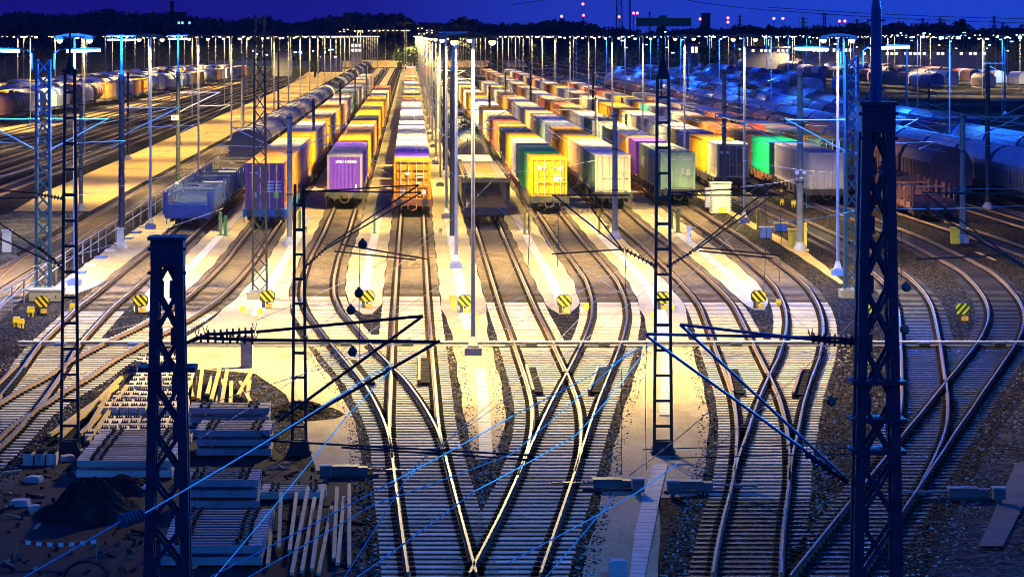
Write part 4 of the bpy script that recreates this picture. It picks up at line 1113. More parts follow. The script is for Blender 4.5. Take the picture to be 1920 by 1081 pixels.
for px, z_, pw in ((228,11.4,3500),(334,11.4,5000)):
    t, X, Y, zt = PO[px]
    for s_ in (-.45,.45):
        MB().tube([(s_-.33,-.12,z_+.38),(s_+.33,-.12,z_+.38)], .05, 8).build('tube_lamp', M['lamp_cyan'], t)
    add_light(t, (0,-.5,z_), BLUE, pw, .3)
# number plate and plates
t, X, Y, zt = PO[334]; mb = MB(); mb.cbox(-.25,-.22,5.55,.56,.03,.40); s_ = mb.build('number_plate', M['white'], t); text('441', .26, M['signblack'], s_, (-.25,-.245,5.55), ROT, bold=.006)
t, X, Y, zt = PO[1358]
for s in (-1,1): mb = MB(); mb.cbox(s*.32,-.24,6.15,.5,.03,.36); mb.build('plate', M['white'], t)
mb = MB()
for s in (-1,1): mb.tube([(s*.2,-.3,3.4),(s*.2,-.1,3.4)], .11, 10)
mb.build('speaker', M['white'], t)
for px, z in ((1500,4.4),(857,4)):
    if px in PO:
        t = PO[px][0]; mb = MB()
        for s in (-1,1): mb.tube([(s*.2,-.35,z),(s*.2,-.12,z)], .12, 10)
        mb.build('speaker', M['white'], t)

# ------------------------------------------------------------------ cantilevers
for px, side, z in ((228,1,6.4),(334,1,6.0),(152,-1,5.6),(543,-1,5.2),(543,1,5.3),(455,-1,6.4),(455,1,6.2),(588,-1,5.9),(849,1,6.2),(834,-1,6.2),(822,1,6.2),(1153,-1,5.9),(1153,1,5.9),(1118,-1,5.7),
                    (1358,1,5.6),(1358,-1,5.4),(1500,-1,5.6),(1805,-1,5.9),(1805,1,6.1),(1852,1,6),(1386,-1,6.2),(1112,1,6.3),(918,1,6.0),(948,-1,6.2),(638,1,6),(240,1,6.1),(1742,1,6),(1884,-1,6.3),(995,1,6.2)):
    if px in PO:
        t, X, Y, zt = PO[px]; cant(t, X, Y, side, 3.3, min(z, zt-1.8), 'wirepale')
# foreground cantilevers, from photo readings at the mast depth
def px_tube(mb, pts, Y, r, seg=8): mb.tube([P(a, b, Y if not isinstance(Y, list) else Y[i]) for i, (a, b) in enumerate(pts)], r, seg)
def fore_cant(name, label, Y, tubes, ins, m='black', im='insul', r=.022, group=None):
    o0 = P(*tubes[0][0], Y); t = thing(name, label, 'cantilever', o0, 0, group)
    mb = MB()
    for tb in tubes:
        mb.tube([P(a, b, Y)-o0 for a, b in tb], r, 8)
    mb.build('tube', M[m], t)
    for (a, b) in ins:
        mb = MB()
        p, q = P(*a, Y)-o0, P(*b, Y)-o0; insulator(mb, p, q, r*3.0, 8)
        u = (q-p).normalized()
        for e_ in (p, q):
            mb.tube([e_, e_+Vector((.03,0,.13))], .006, 5); mb.tube([e_, e_+Vector((-.04,0,.12))], .006, 5)
        mb.build('insulator', M[im], t)
fore_cant('cantilever', 'black double tube cantilever reaching right from the left lattice mast', 44.3,
   [[(480,622),(793,592)],[(480,637),(822,640)],[(793,592),(520,790)],[(825,638),(440,860)],[(360,640),(385,628)],[(345,645),(370,632)]], [((385,627),(478,621)),((370,633),(480,637))], r=.023)
fore_cant('cantilever', 'black cantilever frame above the purple end container', YL,
   [[(565,360),(785,347)],[(565,358),(790,361)],[(785,347),(612,462)],[(790,361),(612,466)],[(640,458),(802,486)],[(627,471),(780,487)]], [((570,502),(612,464))], r=.022)
fore_cant('cantilever', 'black cantilever slanting left from the wide topped ladder mast', YL,
   [[(1040,367),(1170,472)],[(1107,388),(1165,465)],[(1035,476),(1170,467)],[(1035,366),(1180,366)]], [((1172,468),(1232,500))], r=.022)
fore_cant('cantilever', 'black cantilever slanting right from the wide topped ladder mast', YL,
   [[(1452,345),(1295,472)],[(1455,362),(1300,472)],[(1305,463),(1460,478)],[(1310,470),(1450,484)],[(1250,362),(1450,350)],[(1250,366),(1470,366)]], [((1297,472),(1250,500)),((1252,360),(1300,364))], r=.022)
fore_cant('cantilever', 'blue black cantilever reaching left from the right foreground mast', 43.2,
   [[(1275,608),(1520,636)],[(1210,626),(1520,632)],[(1275,608),(1590,900)],[(1210,628),(1560,880)],[(1600,640),(1578,640)]], [((1520,636),(1600,644)),((1520,631),(1600,636)),((1510,850),(1590,905))], m='mast_blue', r=.022)
fore_cant('cantilever', 'black cantilever at the upper left reaching out of the frame', YL*.97,
   [[(-10,356),(70,362)],[(-10,372),(72,370)],[(-10,412),(105,488)],[(-10,443),(105,495)]], [((70,364),(118,372)),((72,462),(120,505))], r=.022)
fore_cant('cantilever', 'black cantilever at the right edge above the curved track', 70,
   [[(1735,363),(1885,475)],[(1730,385),(1885,480)],[(1715,486),(1880,478)],[(1728,361),(1960,365)]], [((1885,477),(1935,508))], r=.022)
fore_cant('cantilever', 'dark blue horizontal tube crossing the centre turnout', 46,
   [[(505,826),(1000,853)],[(640,838),(1000,862)]], [((490,815),(520,827))], m='dark_steel', r=.016)
fore_cant('cantilever', 'thin dark double bar over the right hand turnout', 50,
   [[(1205,842),(1600,830)],[(1255,858),(1600,850)]], [((1570,840),(1610,838))], m='dark_steel', r=.009)

# ------------------------------------------------------------------ wires
def wire(label, pts, m='wire_cyan_lit', r=.006, group='overhead wires', name='overhead_wire'):
    q = [P(a, b, Y) for a, b, Y in pts]; out = []
    for p0, p1 in zip(q, q[1:]):
        n = 10; L_ = (p1-p0).length
        for i in range(n+(p1 is q[-1])):
            u = i/n; p = p0.lerp(p1, u); p.z -= 4*u*(1-u)*L_*.004; out.append(p)
    o0 = out[0].copy(); mb = MB(); mb.tube([p-o0 for p in out], r, 5); o = mb.build(name, M[m], loc=o0); tag(o, label, 'wire', group); return o
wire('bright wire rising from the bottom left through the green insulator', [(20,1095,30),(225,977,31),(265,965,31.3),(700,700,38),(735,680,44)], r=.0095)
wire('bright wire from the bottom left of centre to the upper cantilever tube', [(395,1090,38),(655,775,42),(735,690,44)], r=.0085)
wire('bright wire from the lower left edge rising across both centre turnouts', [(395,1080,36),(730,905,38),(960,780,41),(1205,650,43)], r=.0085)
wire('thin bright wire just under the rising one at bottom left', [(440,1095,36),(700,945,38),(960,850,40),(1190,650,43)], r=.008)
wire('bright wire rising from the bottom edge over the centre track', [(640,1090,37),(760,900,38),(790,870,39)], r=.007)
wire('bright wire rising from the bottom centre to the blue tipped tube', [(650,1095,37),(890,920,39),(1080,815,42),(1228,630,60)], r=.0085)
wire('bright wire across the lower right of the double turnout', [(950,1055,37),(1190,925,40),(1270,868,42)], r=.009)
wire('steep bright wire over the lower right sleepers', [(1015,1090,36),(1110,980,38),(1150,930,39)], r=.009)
wire('black wire sloping across the right hand concrete walkway', [(1180,890,60),(1330,770,70)], 'wire', .012)
for i, (a, b, c, d, Y1, Y2) in enumerate([(360,830,1100,330,70,160),(480,600,830,420,80,150),(380,760,1240,440,60,150),(560,640,960,300,80,170),(720,920,1120,560,55,110),(790,860,1300,460,60,130),(900,640,1450,330,90,170),
    (1240,560,1440,360,85,150),(1290,880,1600,600,60,90),(1340,420,1580,680,150,80),(900,200,1090,560,180,95),(0,300,330,190,160,260),(700,200,1180,560,190,95),(1200,240,1640,430,170,100),(1500,130,1420,160,110,150)]):
    wire('thin dark contact wire slanting over the %s' % ['left apron and gold train','open lattice mast foot','wide concrete apron to the ladder mast','purple end container','centre turnout right rail','middle crossing and cream container','striped signs in the middle','cabinet and pale green container','right hand turnout','rightmost ladder cantilever','yellow end container','far left ballast','car carrier','off white container','blue tube lamp'][i], [(a,b,Y1),(c,d,Y2)], 'wire', .009, 'thin dark contact wires')
for i,(a,b,c,d,Y,m,l) in enumerate([(1440,152,1547,97,150,'wire_cyan_lit','bright blue wire rising left of the blue lit lattice mast'),(1512,388,1935,384,120,'wire_cyan_lit','level blue wire in front of the maroon stake wagons'),(1512,300,1512,390,120,'wire_cyan_lit','upright blue wire by the off white container'),
   (1660,343,1935,352,110,'wire_cyan_lit','upper level blue wire across the silver hood wagon'),(1700,200,1935,232,190,'wire_cyan_lit','bright white blue wire above the outer hood wagons'),(1440,415,1600,395,110,'wire_cyan_lit','blue wire left of the right foreground mast'),
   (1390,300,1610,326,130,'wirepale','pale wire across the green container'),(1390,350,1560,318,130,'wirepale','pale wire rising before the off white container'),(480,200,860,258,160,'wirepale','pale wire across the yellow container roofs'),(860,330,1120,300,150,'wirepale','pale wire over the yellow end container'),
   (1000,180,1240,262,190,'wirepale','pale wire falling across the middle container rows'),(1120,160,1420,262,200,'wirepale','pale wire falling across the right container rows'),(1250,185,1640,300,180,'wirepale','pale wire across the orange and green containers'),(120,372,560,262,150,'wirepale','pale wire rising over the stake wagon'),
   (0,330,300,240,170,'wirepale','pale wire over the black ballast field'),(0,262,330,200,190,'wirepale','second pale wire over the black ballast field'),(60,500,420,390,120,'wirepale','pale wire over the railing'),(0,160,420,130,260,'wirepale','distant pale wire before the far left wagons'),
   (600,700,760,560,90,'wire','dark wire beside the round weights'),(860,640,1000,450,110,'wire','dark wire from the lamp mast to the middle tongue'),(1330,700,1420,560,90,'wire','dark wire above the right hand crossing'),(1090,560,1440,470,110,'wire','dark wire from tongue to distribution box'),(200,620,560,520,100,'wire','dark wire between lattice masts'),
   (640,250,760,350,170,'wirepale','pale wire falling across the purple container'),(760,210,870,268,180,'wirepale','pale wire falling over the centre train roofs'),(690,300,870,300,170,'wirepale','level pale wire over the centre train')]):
    wire(l, [(a,b,Y),(c,d,Y*1.25)], m, .0075*Y/100*(1.5 if m == 'wire_cyan_lit' else 1), 'wires crossing the yard')
# drop wires with round weights
def blob(px, py, Y, label):
    mb = MB(); r = .1*Y/44*.68; mb.tube([(0,-.12,0),(0,-.06,0),(0,.06,0),(0,.12,0)], [r*.55,r,r,r*.55], 14)
    mb.tube([(0,0,r),(0,0,r+.03)], .03, 6)
    o = mb.build('wire_weight', M['black'], loc=P(px, py, Y)); tag(o, label, 'weight', 'round black weights on the wires')
for i, (x, y, l) in enumerate([(680,458,'highest round black weight over the left concrete tongue'),(673,549,'small round black weight beside the striped sign'),(658,581,'largest round black weight left of the centre track'),(661,659,'lowest round black weight over the left centre turnout'),
    (1558,752,'round black weight left of the right foreground mast'),(1699,538,'round black weight right of the right foreground mast'),(1696,617,'lower round black weight right of the right foreground mast')]): blob(x, y, 60, l)
for i, (x, a, b) in enumerate([(1165,690,890),(1212,640,880),(675,460,690),(1690,430,525),(1714,430,520),(990,395,500),(1045,380,500),(1432,330,545),(1461,360,530),(1174,475,560)]):
    wire('thin hanging dropper wire, %s' % ['left of the lower walkway','beside the right ladder mast','through the round weights','left of the pair by the right mast','right of the pair by the right mast','over the yellow posts','under the cream container','left of the pair by the cabinet','right of the pair by the cabinet','over the long concrete tongue'][i],
         [(x,a,62),(x+random.uniform(-6,6),(a+b)/2,62),(x,b,62)], 'wire', .008, 'hanging dropper wires')
# contact wires over the trains, running into the depth
for k in (1,2,3,4,5,6,7,8,9,10,11,12):
    for z, r, nm in ((5.6,.008,'contact wire'),(7.1,.007,'messenger wire')):
        X = XS[k]; mb = MB(); pts = []
        y = 165
        while y <= 705:
            n = 6
            for i in range(n): u = i/n; pts.append((random.uniform(-.01,.01), u*60+y-165, -4*u*(1-u)*(.7 if z > 6 else .05)))
            y += 60
        mb.tube(pts, r*1.6, 4); o = mb.build('overhead_wire', M['wirepale'], loc=(X+.2, 165, z)); tag(o, '%s strung above the %s' % (nm, TL[k]), 'wire', 'wires strung along the tracks')
# green insulator on the left wire
mb = MB(); a = Vector((0,0,0)); d = (P(265,965,31.3)-P(225,977,31)); 
insulator(mb, a, d, .075, 6); o = mb.build('glass_insulator', M['insul_teal'], loc=P(225,977,31)+Vector((0,0,.0))); tag(o, 'green ribbed glass insulator on the bright wire at lower left', 'insulator')

# ------------------------------------------------------------------ striped signs, small boxes, posts
def octsign(px, py, label):
    p = G(px, py+12); sc = p.y/F; W = 28*sc; t = thing('striped_signal', label, 'signal', (p.x, p.y, 0), 0, 'striped octagonal track signals')
    h = W*.78; zc = .28 + h/2
    k = .28; oc = [(-W/2, -h/2+h*k*.8), (-W/2, h/2-h*k), (-W/2+W*k*.8, h/2), (W/2-W*k*.8, h/2), (W/2, h/2-h*k), (W/2, -h/2+h*k*.8), (W/2-W*.12, -h/2), (-W/2+W*.12, -h/2)]
    mb = MB(); mb.prism([(x, z+zc) for x, z in oc], 0, .28); mb.build('housing', M['signblack'], t)
    # stripes clipped to the octagon
    def clip(poly, nx, nz, c):
        out = []
        for i in range(len(poly)):
            a, b = poly[i], poly[(i+1) % len(poly)]
            da = a[0]*nx+a[1]*nz-c; db = b[0]*nx+b[1]*nz-c
            if da >= 0: out.append(a)
            if da*db < 0: u = da/(da-db); out.append((a[0]+(b[0]-a[0])*u, a[1]+(b[1]-a[1])*u))
        return out
    mb = MB(); flip = -1 if px > 1700 or 1600 < px < 1700 else 1; nx, nz = (.75*flip, .66)
    for j in range(-3, 4):
        c0 = j*W*.31 - W*.02; c1 = c0 + W*.155
        q = clip([(x*.93, z*.93) for x, z in oc], nx, nz, c0); q = clip(q, -nx, -nz, -c1) if q else q
        if len(q) >= 3: mb.prism([(x, z+zc) for x, z in q], -.015, -.002)
    mb.build('stripe', M['yellow'] if px < 1500 else M['yellow_green'], t)
    mb = MB(); mb.cbox(0,.14,.15,.1,.1,.3); mb.cbox(-W*.25,.1,.14,.14,.14,.28); mb.cbox(W*.15,.0,.12,.26,.2,.18,1); mb.build('bracket', [M['dark_steel'], M['timber']], t)
for px, py, w_ in ((78,576,'far left beside the concrete block'),(263,574,'between the two leftmost curved tracks'),(501,566,'at the foot of the open lattice mast'),(688,566,'left of the centre track'),(872,575,'right of the centre track with a wooden box'),
                   (1058,575,'at the tip of the middle concrete tongue'),(1243,569,'behind the right ladder mast'),(1423,566,'at the tip of the right concrete tongue'),(1641,588,'behind the right foreground mast'),(1805,590,'between the two rightmost curved tracks')):
    octsign(px, py, 'black and yellow striped octagonal signal ' + w_)
def ybox(px, py, s, label, m='yellow', name='track_box', cat='box', leg=True, w_=1, hgt=1):
    p = G(px, py); sc = p.y/F; mb = MB(); W = s*sc
    mb.box(-W/2*w_, W/2*w_, 0, W*.8, .18, .18+W*.7*hgt); mb.box(-W*.45*w_, W*.45*w_, -.02, W*.8, .19+W*.7*hgt, .23+W*.7*hgt)
    if leg:
        for q in (-1,1): mb.cbox(q*W*.3, W*.4, .1, .05, .05, .22)
    o = mb.build(name, M[m], loc=(p.x, p.y, 0)); tag(o, label, cat, 'small boxes beside the tracks'); return o
for a in [(57,594,13,'small yellow box left of the leftmost striped signal'),(30,613,12,'small yellow box at the left edge'),(40,615,10,'small yellow box beside the curved pipe at left'),(135,585,9,'little yellow box behind the tall ladder mast'),(455,590,9,'lone yellow box on the apron left of the lattice mast sign'),(487,596,10,'small yellow box below the lattice mast sign'),
          (850,583,9,'little yellow box left of the centre striped signal'),(893,604,8,'small yellow box right of the lamp mast'),(1100,584,9,'yellow box on the rail right of the middle tongue'),(1224,601,8,'small yellow box left of the right ladder mast'),(1260,587,9,'small yellow box right of the ladder mast'),(1460,577,9,'small yellow box by the right curved rail'),(1630,620,9,'lime box behind the right foreground mast'),
          (572,437,8,'tiny yellow box in front of the left ladder mast'),(826,440,7,'tiny yellow box beside the centre post'),(1139,435,8,'tiny yellow box on the long tongue'),(1466,385,8,'left of two tiny yellow boxes right of the cabinet'),(1488,388,8,'right of two tiny yellow boxes right of the cabinet'),(1100,587,8,'yellow box beyond the tongue edge')]: ybox(*a)
ybox(848,572,12,'square wooden box beside the centre striped signal','timber')
def yposts(px, ytop, ybase, label, m='yellow', w_=7, n=1):
    p = G(px, ybase); h = (ybase-ytop)*p.y/F; sc = p.y/F; mb = MB()
    for i in range(n): mb.box(i*w_*1.6*sc-w_*sc/2, i*w_*1.6*sc+w_*sc/2, 0, w_*sc, 0, h*(1-.15*i)); 
    mb.cbox(0,-.02,h*.75,w_*sc*1.3,.05,.08); mb.cbox(0,0,.05,w_*sc*2,.4,.1)
    o = mb.build('brake_hose_post', M[m], loc=(p.x, p.y, 0)); tag(o, label, 'post', 'yellow posts in front of the trains')
for a in [(413,397,442,'lime double post right of the blue stake wagon','yellow_green',6,2),(562,395,432,'lime post behind the left ladder mast','yellow_green',5,1),(702,390,438,'lime slim post left of the gold end container','yellow_green',4,1),
          (984,398,440,'yellow double post left of the yellow end container','yellow',5,2),(1124,392,440,'slim yellow post under the cream end container','yellow',4,1),(1259,392,430,'shorter yellow post right of the ladder mast','yellow',5,1),(1271,390,437,'taller yellow post right of the ladder mast','yellow',7,1),
          (1422,392,432,'yellow post right of the cabinet','yellow',6,1),(1510,417,470,'tall yellow post beside the olive post with yellow box','yellow',6,1),(1848-27,0,0,'',0,0,0)]:
    if a[3]: yposts(a[0],a[1],a[2],a[3],a[4],a[5],a[6])
# yellow cabinets at post feet, white marker
def cabinet(px, ytop, ybase, wpx, label, m, name='equipment_cabinet', door=False, cap=None):
    p = G(px, ybase); sc = p.y/F; W = wpx*sc; h = (ybase-ytop)*sc
    t = thing(name, label, 'cabinet', (p.x, p.y, 0), 0)
    mb = MB(); mb.box(-W/2, W/2, 0, W*.8, .03, h); mb.box(-W/2+.03, W/2-.03, -.02, 0, .1, h-.08); mb.build('body', m, t)
    mb = MB(); mb.box(-W/2-.06, W/2+.06, -.08, W*.8+.06, h, h+.08); mb.build('roof', cap or m, t)
    mb = MB(); mb.cbox(W*.32,-.03,h*.5,.03,.03,.14); mb.build('handle', M['dark_steel'], t)
    return t, W, h
t, W, h = cabinet(1352, 344, 400, 38, 'cream switch cabinet hut with flat roof and striped hazard edges', M['cream_post'], 'switch_hut', cap=M['cream_post'])
mb = MB()
for s in (-1,1):
    for i in range(9): mb.cbox(s*(W/2-.06), -.026, .2+i*(h-.5)/9, .1, .012, .09)
mb.build('hazard_stripe', M['signblack'], t)
mb = MB(); mb.box(-.15,.32,-.14,0,.05,.42); mb.build('meter_box', M['yellow'], t)
mb = MB(); mb.box(-W/2-.36,-W/2-.02,.1,.6,.4,1.75); mb.build('side_box', M['galv'], t)
cabinet(1486, 432, 462, 14, 'rounded yellow cabinet left of the olive post', M['yellow'])
cabinet(1501, 430, 470, 8, 'narrow white cabinet between yellow cabinet and yellow post', M['white'])
cabinet(1792, 429, 458, 16, 'yellow cabinet at the foot of the right olive post', M['yellow'])
cabinet(12, 434, 474, 16, 'cream upright box on the pale gravel at the left edge', M['cream_post'])
cabinet(225, 430, 466, 13, 'grey concrete cabinet at the foot of the left dark post', M['concrete'])
cabinet(1292, 427, 455, 8, 'white mileage marker between the right container trains', M['white'])
cabinet(462, 633, 690, 22, 'tall dark grey cabinet on the apron beside the timber stakes', M['concrete'])
cabinet(85, 546, 566, 62, 'wide pale concrete foundation block below the blue lattice mast', M['concrete'])
cabinet(1437, 428, 447, 22, 'grey low distribution box with yellow post right of the cabinet', M['galv'])
cabinet(1465, 420, 434, 22, 'low box with yellow lid behind the right curved track', M['galv'], cap=M['yellow'])

# ------------------------------------------------------------------ cable duct across and troughs
Yd = YG(650)
t = thing('cable_duct', 'long grey cable duct crossing all tracks in front of the signals', 'cable duct', (0, Yd, 0))
x0, x1 = G(35,650).x, G(1960,650).x
mb = MB(); mb.box(x0, x1, -.16, .16, .05, .2); mb.build('duct', M['concrete'], t)
mb = MB(); x = x0
while x < x1: mb.box(x+.01, x+.49, -.18, .18, .2, .235); x += .5
o = mb.build('lid', M['concrete'], t); o['kind'] = 'stuff'
for i, px in enumerate([116,253,650,765,996,1131,1378,1728,1870]):
    mb = MB(); mb.cbox((px-VX)*Yd/F, -.5, .16, .42, .32, .12); mb.tube([((px-VX)*Yd/F-.2,-.5,.12),((px-VX)*Yd/F-.7,-.4,.1),((px-VX)*Yd/F-1.0,-.15,.1)], .02, 5)
    mb.build('junction_box', M['bluebox'] if i < 2 else M['dark_steel'], t)
def trough(label, rows, m='concrete'):
    c = [(G(a, r), G(b, r)) for r, a, b in rows]
    t = thing('cable_trough', label, 'cable trough', (0,0,0), 0, 'slabbed cable troughs')
    mb = MB(); y = c[0][0].y; ye = c[-1][0].y; S = []
    def at(y):
        for (l0, r0), (l1, r1) in zip(c, c[1:]):
            if l0.y <= y <= l1.y: u = (y-l0.y)/(l1.y-l0.y); return l0.x+(l1.x-l0.x)*u, r0.x+(r1.x-r0.x)*u
        return c[-1][0].x, c[-1][1].x
    i = 0
    while y < ye-.5:
        a0, b0 = at(y); a1, b1 = at(y+.46); k = len(mb.v); z = .045+random.uniform(0,.006)
        mb.v += [(a0,y,0),(b0,y,0),(b1,y+.46,0),(a1,y+.46,0),(a0,y,z),(b0,y,z),(b1,y+.46,z),(a1,y+.46,z)]
        for q in ((4,5,6,7),(0,1,5,4),(1,2,6,5),(2,3,7,6),(3,0,4,7)): mb.face([k+j for j in q])
        y += .5
    o = mb.build('cover_slab', M[m], t); o['kind'] = 'stuff'
trough('cable trough of pale slabs running down the lower right walkway', [(1085,1180,1208),(1000,1190,1225),(930,1207,1238),(868,1226,1253)])
trough('cable trough of pale slabs on the walkway below the lamp mast', [(862,899,924),(760,896,918),(690,890,908)])
trough('cable trough behind the right ladder mast', [(780,1236,1260),(700,1240,1258),(640,1238,1252)])

# ------------------------------------------------------------------ point machines
def machine(px, py, side, label):
    p = G(px, py); t = thing('point_machine', label, 'point machine', (p.x, p.y, 0), 0, 'point machines beside the turnouts')
    mb = MB(); mb.box(-.5,.5,-.18,.2,.08,.27); mb.box(-.53,.25,-.2,.22,.27,.31); mb.build('housing', M['machine'], t)
    mb = MB(); mb.tube([(-side*.5,0,.2),(-side*1.7,0,.16)], .03, 6); mb.tube([(-side*.5,.1,.2),(-side*1.7,.1,.16)], .022, 6); mb.cbox(-side*1.2,.05,.16,.2,.16,.1); mb.build('drive_rod', M['rail_head'], t)
    mb = MB(); mb.box(-.8,.8,-.28,-.2,.0,.08); mb.build('base_plate', M['dark_steel'], t)
    t2 = thing('switch_lantern', label.replace('point machine', 'boxy switch lantern standing by the machine'), 'switch lantern', (p.x+side*.62, p.y-.9, 0), 0, 'switch lanterns beside the turnouts')
    mb = MB(); mb.cbox(0,0,.09,.12,.12,.2); mb.box(-.15,.15,-.14,.14,.14,.42); mb.build('lantern_box', M['machine'], t2)
    mb = MB(); mb.box(-.17,.17,-.16,.16,.42,.455); mb.build('lid', M['concrete'], t2)
machine(655, 893, -1, 'grey point machine left of the centre turnout')
machine(1148, 918, 1, 'grey point machine right of the double turnout')
machine(1300, 922, -1, 'grey point machine left of the right hand turnout')
machine(1815, 935, 1, 'grey point machine right of the outermost turnout')

# ------------------------------------------------------------------ storage yard, lower left
def block_mesh():
    mb = MB(); mb.box(-.3,.3,0,.62,0,.24); mb.box(-.22,.22,.08,.2,.24,.3,1); mb.box(-.22,.22,.42,.54,.24,.3,1)
    for x in (-.16,-.05,.05,.16): mb.box(x-.025,x+.025,.1,.5,.24,.285,1)
    return mb.mesh('sleeper_block')
BK = block_mesh(); 
def tier_block():
    mb = MB(); mb.prism([(-.125,0),(.125,0),(.11,.2),(-.11,.2)], 0, 2.2)
    for y in (.45, 1.65):
        for x in (-.07,0,.07): mb.prism([(x-.03,.2),(x+.03,.2),(x,.30)], y, y+.07, 1)
        mb.box(-.105,.105,y-.06,y+.16,.2,.22,1)
    return mb.mesh('sleeper_end')
TB = tier_block()
HEAP = [(829,166,1),(808,195,1),(788,197,2),(767,217,2),(746,243,2),(730,256,2),(714,262,2),(698,262,2)]
RN = ['front','second','third','fourth','fifth','sixth','seventh','rear']
for l, (py, xs_, lv) in enumerate(HEAP):
    y = G(0, py).y; x = (xs_-VX)*y/F; xe = (352-VX)*y/F; j = 0
    while x < xe:
        for q_ in range(lv):
            o = mobj('concrete_sleeper', TB, [M['sleeper'], M['clip']], loc=(x+random.uniform(-.015,.015), y+random.uniform(-.12,.05), q_*.21+.01)); o.rotation_euler.z = random.uniform(-.03,.03)
            tag(o, 'end on concrete sleeper with clips, %s from the left in the %s row%s' % ('first' if j == 0 else ordn(j), RN[l], '' if lv == 1 else (', upper' if q_ else ', lower')), 'sleeper', 'end on concrete sleepers in the heap')
        x += .29; j += 1
for j in range(3):
    q = G(52+j*22, 872); o = mobj('concrete_block', BK, [M['sleeper'], M['clip']], loc=(q.x, q.y, 0)); o.scale = (.45,1,1.3)
    tag(o, 'concrete block with clips, %s of the three beside the tall ladder mast' % ['left','middle','right'][j], 'sleeper block', 'three blocks beside the ladder mast')
mb = MB()
for j, (x, y, a, rx) in enumerate([(100,905,.3,.1)]): pass
def sleeperstack(px, py, wpx, n, layers, label, m='sleeper', side='bluebox', clips=True, gap=.38, top_tilt=0):
    p = G(px, py); W = wpx*p.y/F; t = thing('sleeper_stack', label, 'sleeper stack', (p.x, p.y, 0), 0, 'stacks of concrete sleepers in the storage yard')
    if 'stk' not in BM:
        q = MB(); q.prism([(-.5,0),(.5,0),(.5,.19),(.2,.17),(-.2,.17),(-.5,.19)], -.11, .11); BM['stk'] = q.mesh('sleeper')
        q = MB()
        for s in (-.3, .3):
            for d in (-.045,.045): q.box(s+d-.02, s+d+.02, -.06, .06, .19, .25)
        q.box(-.36,.36,-.02,.02,.185,.2)
        BM['stc'] = q.mesh('clip')
    for l in range(layers):
        for j in range(n if l == layers-1 else 1):
            y = j*gap; o = mobj('sleeper', BM['stk'], M[m], t, loc=(W/2+random.uniform(-.03,.03), y, .06+l*.27)); o.scale = (W,1,1)
            if clips and l == layers-1: 
                c = mobj('clip', BM['stc'], M['clip'], o, loc=(0,0,0))
        if l < layers-1 and n > 1:
            q = MB(); q.box(.02, W-.02, .12, (n-1)*gap+.1, .06+l*.27, .06+l*.27+.2); q.build('sleeper', M[m], t)
        for s in (.2, .8):
            if l: q = MB(); q.box(W*s-.05, W*s+.05, 0, (n-1)*gap+.1, l*.27, .06+l*.27); q.build('spacer', M['timber'], t)
sleeperstack(145, 897, 180, 17, 2, 'wide stack of pale sleepers with yellow clips left of the lattice mast')
M['sleeper_old'] = mat('old violet grey sleeper', (.30,.27,.28), .85, var=.3, scale=3, dirt=(.12,.10,.10))
sleeperstack(368, 856, 140, 6, 3, 'high stack of bluish sleepers right of the left lattice mast', m='sleeper_old')
sleeperstack(340, 955, 145, 5, 3, 'second high stack of sleepers lower down beside the lattice mast', m='sleeper_old')
sleeperstack(302, 1062, 190, 14, 2, 'broad stack of violet tinted sleepers at the bottom beside the mast', m='sleeper_old')
sleeperstack(490, 938, 120, 4, 1, 'small single layer of sleepers left of the leaning bars')
sleeperstack(355, 812, 150, 4, 3, 'rear stack of sleepers behind the high one', m='sleeper_old')
# beams and stakes
def beams(items, label, name, m, group, rr=.06):
    for i, ((a,b),(c,d)) in enumerate(items):
        p, q = G(a,b), G(c,d); o0 = p; z0 = .12 + .05*(i % 3)
        mb = MB(); mb.bar((0,0,z0),tuple(q-p+Vector((0,0,z0+.35*(i % 2)))), rr*2, rr*1.6); o = mb.build(name, m, loc=o0); tag(o, label % (['first']+ORD[1:])[i], name.replace('_',' '), group)
beams([((95,822),(220,730)),((110,832),(228,736)),((150,828),(236,742)),((165,835),(238,750)),((92,826),(190,770)),((160,825),(205,770))], 'long yellowish timber beam, %s from the left beside the tall ladder mast', 'timber_beam', M['timber'], 'timber beams beside the ladder mast')
beams([((362,752),(366,715)),((372,758),(380,714)),((388,752),(398,718)),((396,757),(412,716)),((405,772),(418,722)),((415,772),(426,724)),((432,765),(434,722)),((446,752),(470,728)),((470,768),(450,728)),((462,758),(468,740))], 'short yellow timber stake, %s from the left below the dark grey cabinet', 'timber_stake', M['timber'], 'timber stakes beside the blocks')
beams([((502,1068),(512,965)),((523,1040),(527,962)),((543,1050),(556,940)),((547,1085),(578,948)),((566,1085),(590,945)),((585,1085),(606,955)),((597,1085),(622,960)),((626,1062),(632,952)),((633,1075),(645,948)),((655,1070),(655,942))], 'old leaning bar, %s from the left in the row at the bottom', 'leaning_bar', M['timber_tan'], 'old bars lying at the bottom of the yard', .045)
# blocks and concrete fragments
for i, (px, py, s, l) in enumerate([(60,905,30,'lying slab below the three blocks'),(35,950,36,'flat pale slab at the left edge of the soil mound'),(130,865,26,'broken block right of the three blocks'),(65,960,26,'second flat slab beside the mound'),(275,925,28,'crumpled white sheet lump at the mound right side'),(405,1050,24,'pale blue plastic lump at the mast foot')]):
    p = G(px,py); W = s*p.y/F; mb = MB(); mb.prism([(-W/2,0),(W/2,0),(W*.42,.16),(W*.1,.24 if i > 3 else .17),(-W*.45,.15)], 0, W*.9)
    o = mb.build('rubble_piece', M['white'] if i > 3 else M['concrete'], loc=(p.x,p.y,0)); o.rotation_euler.z = random.uniform(-.5,.5); tag(o, l, 'rubble', 'rubble pieces in the storage yard')
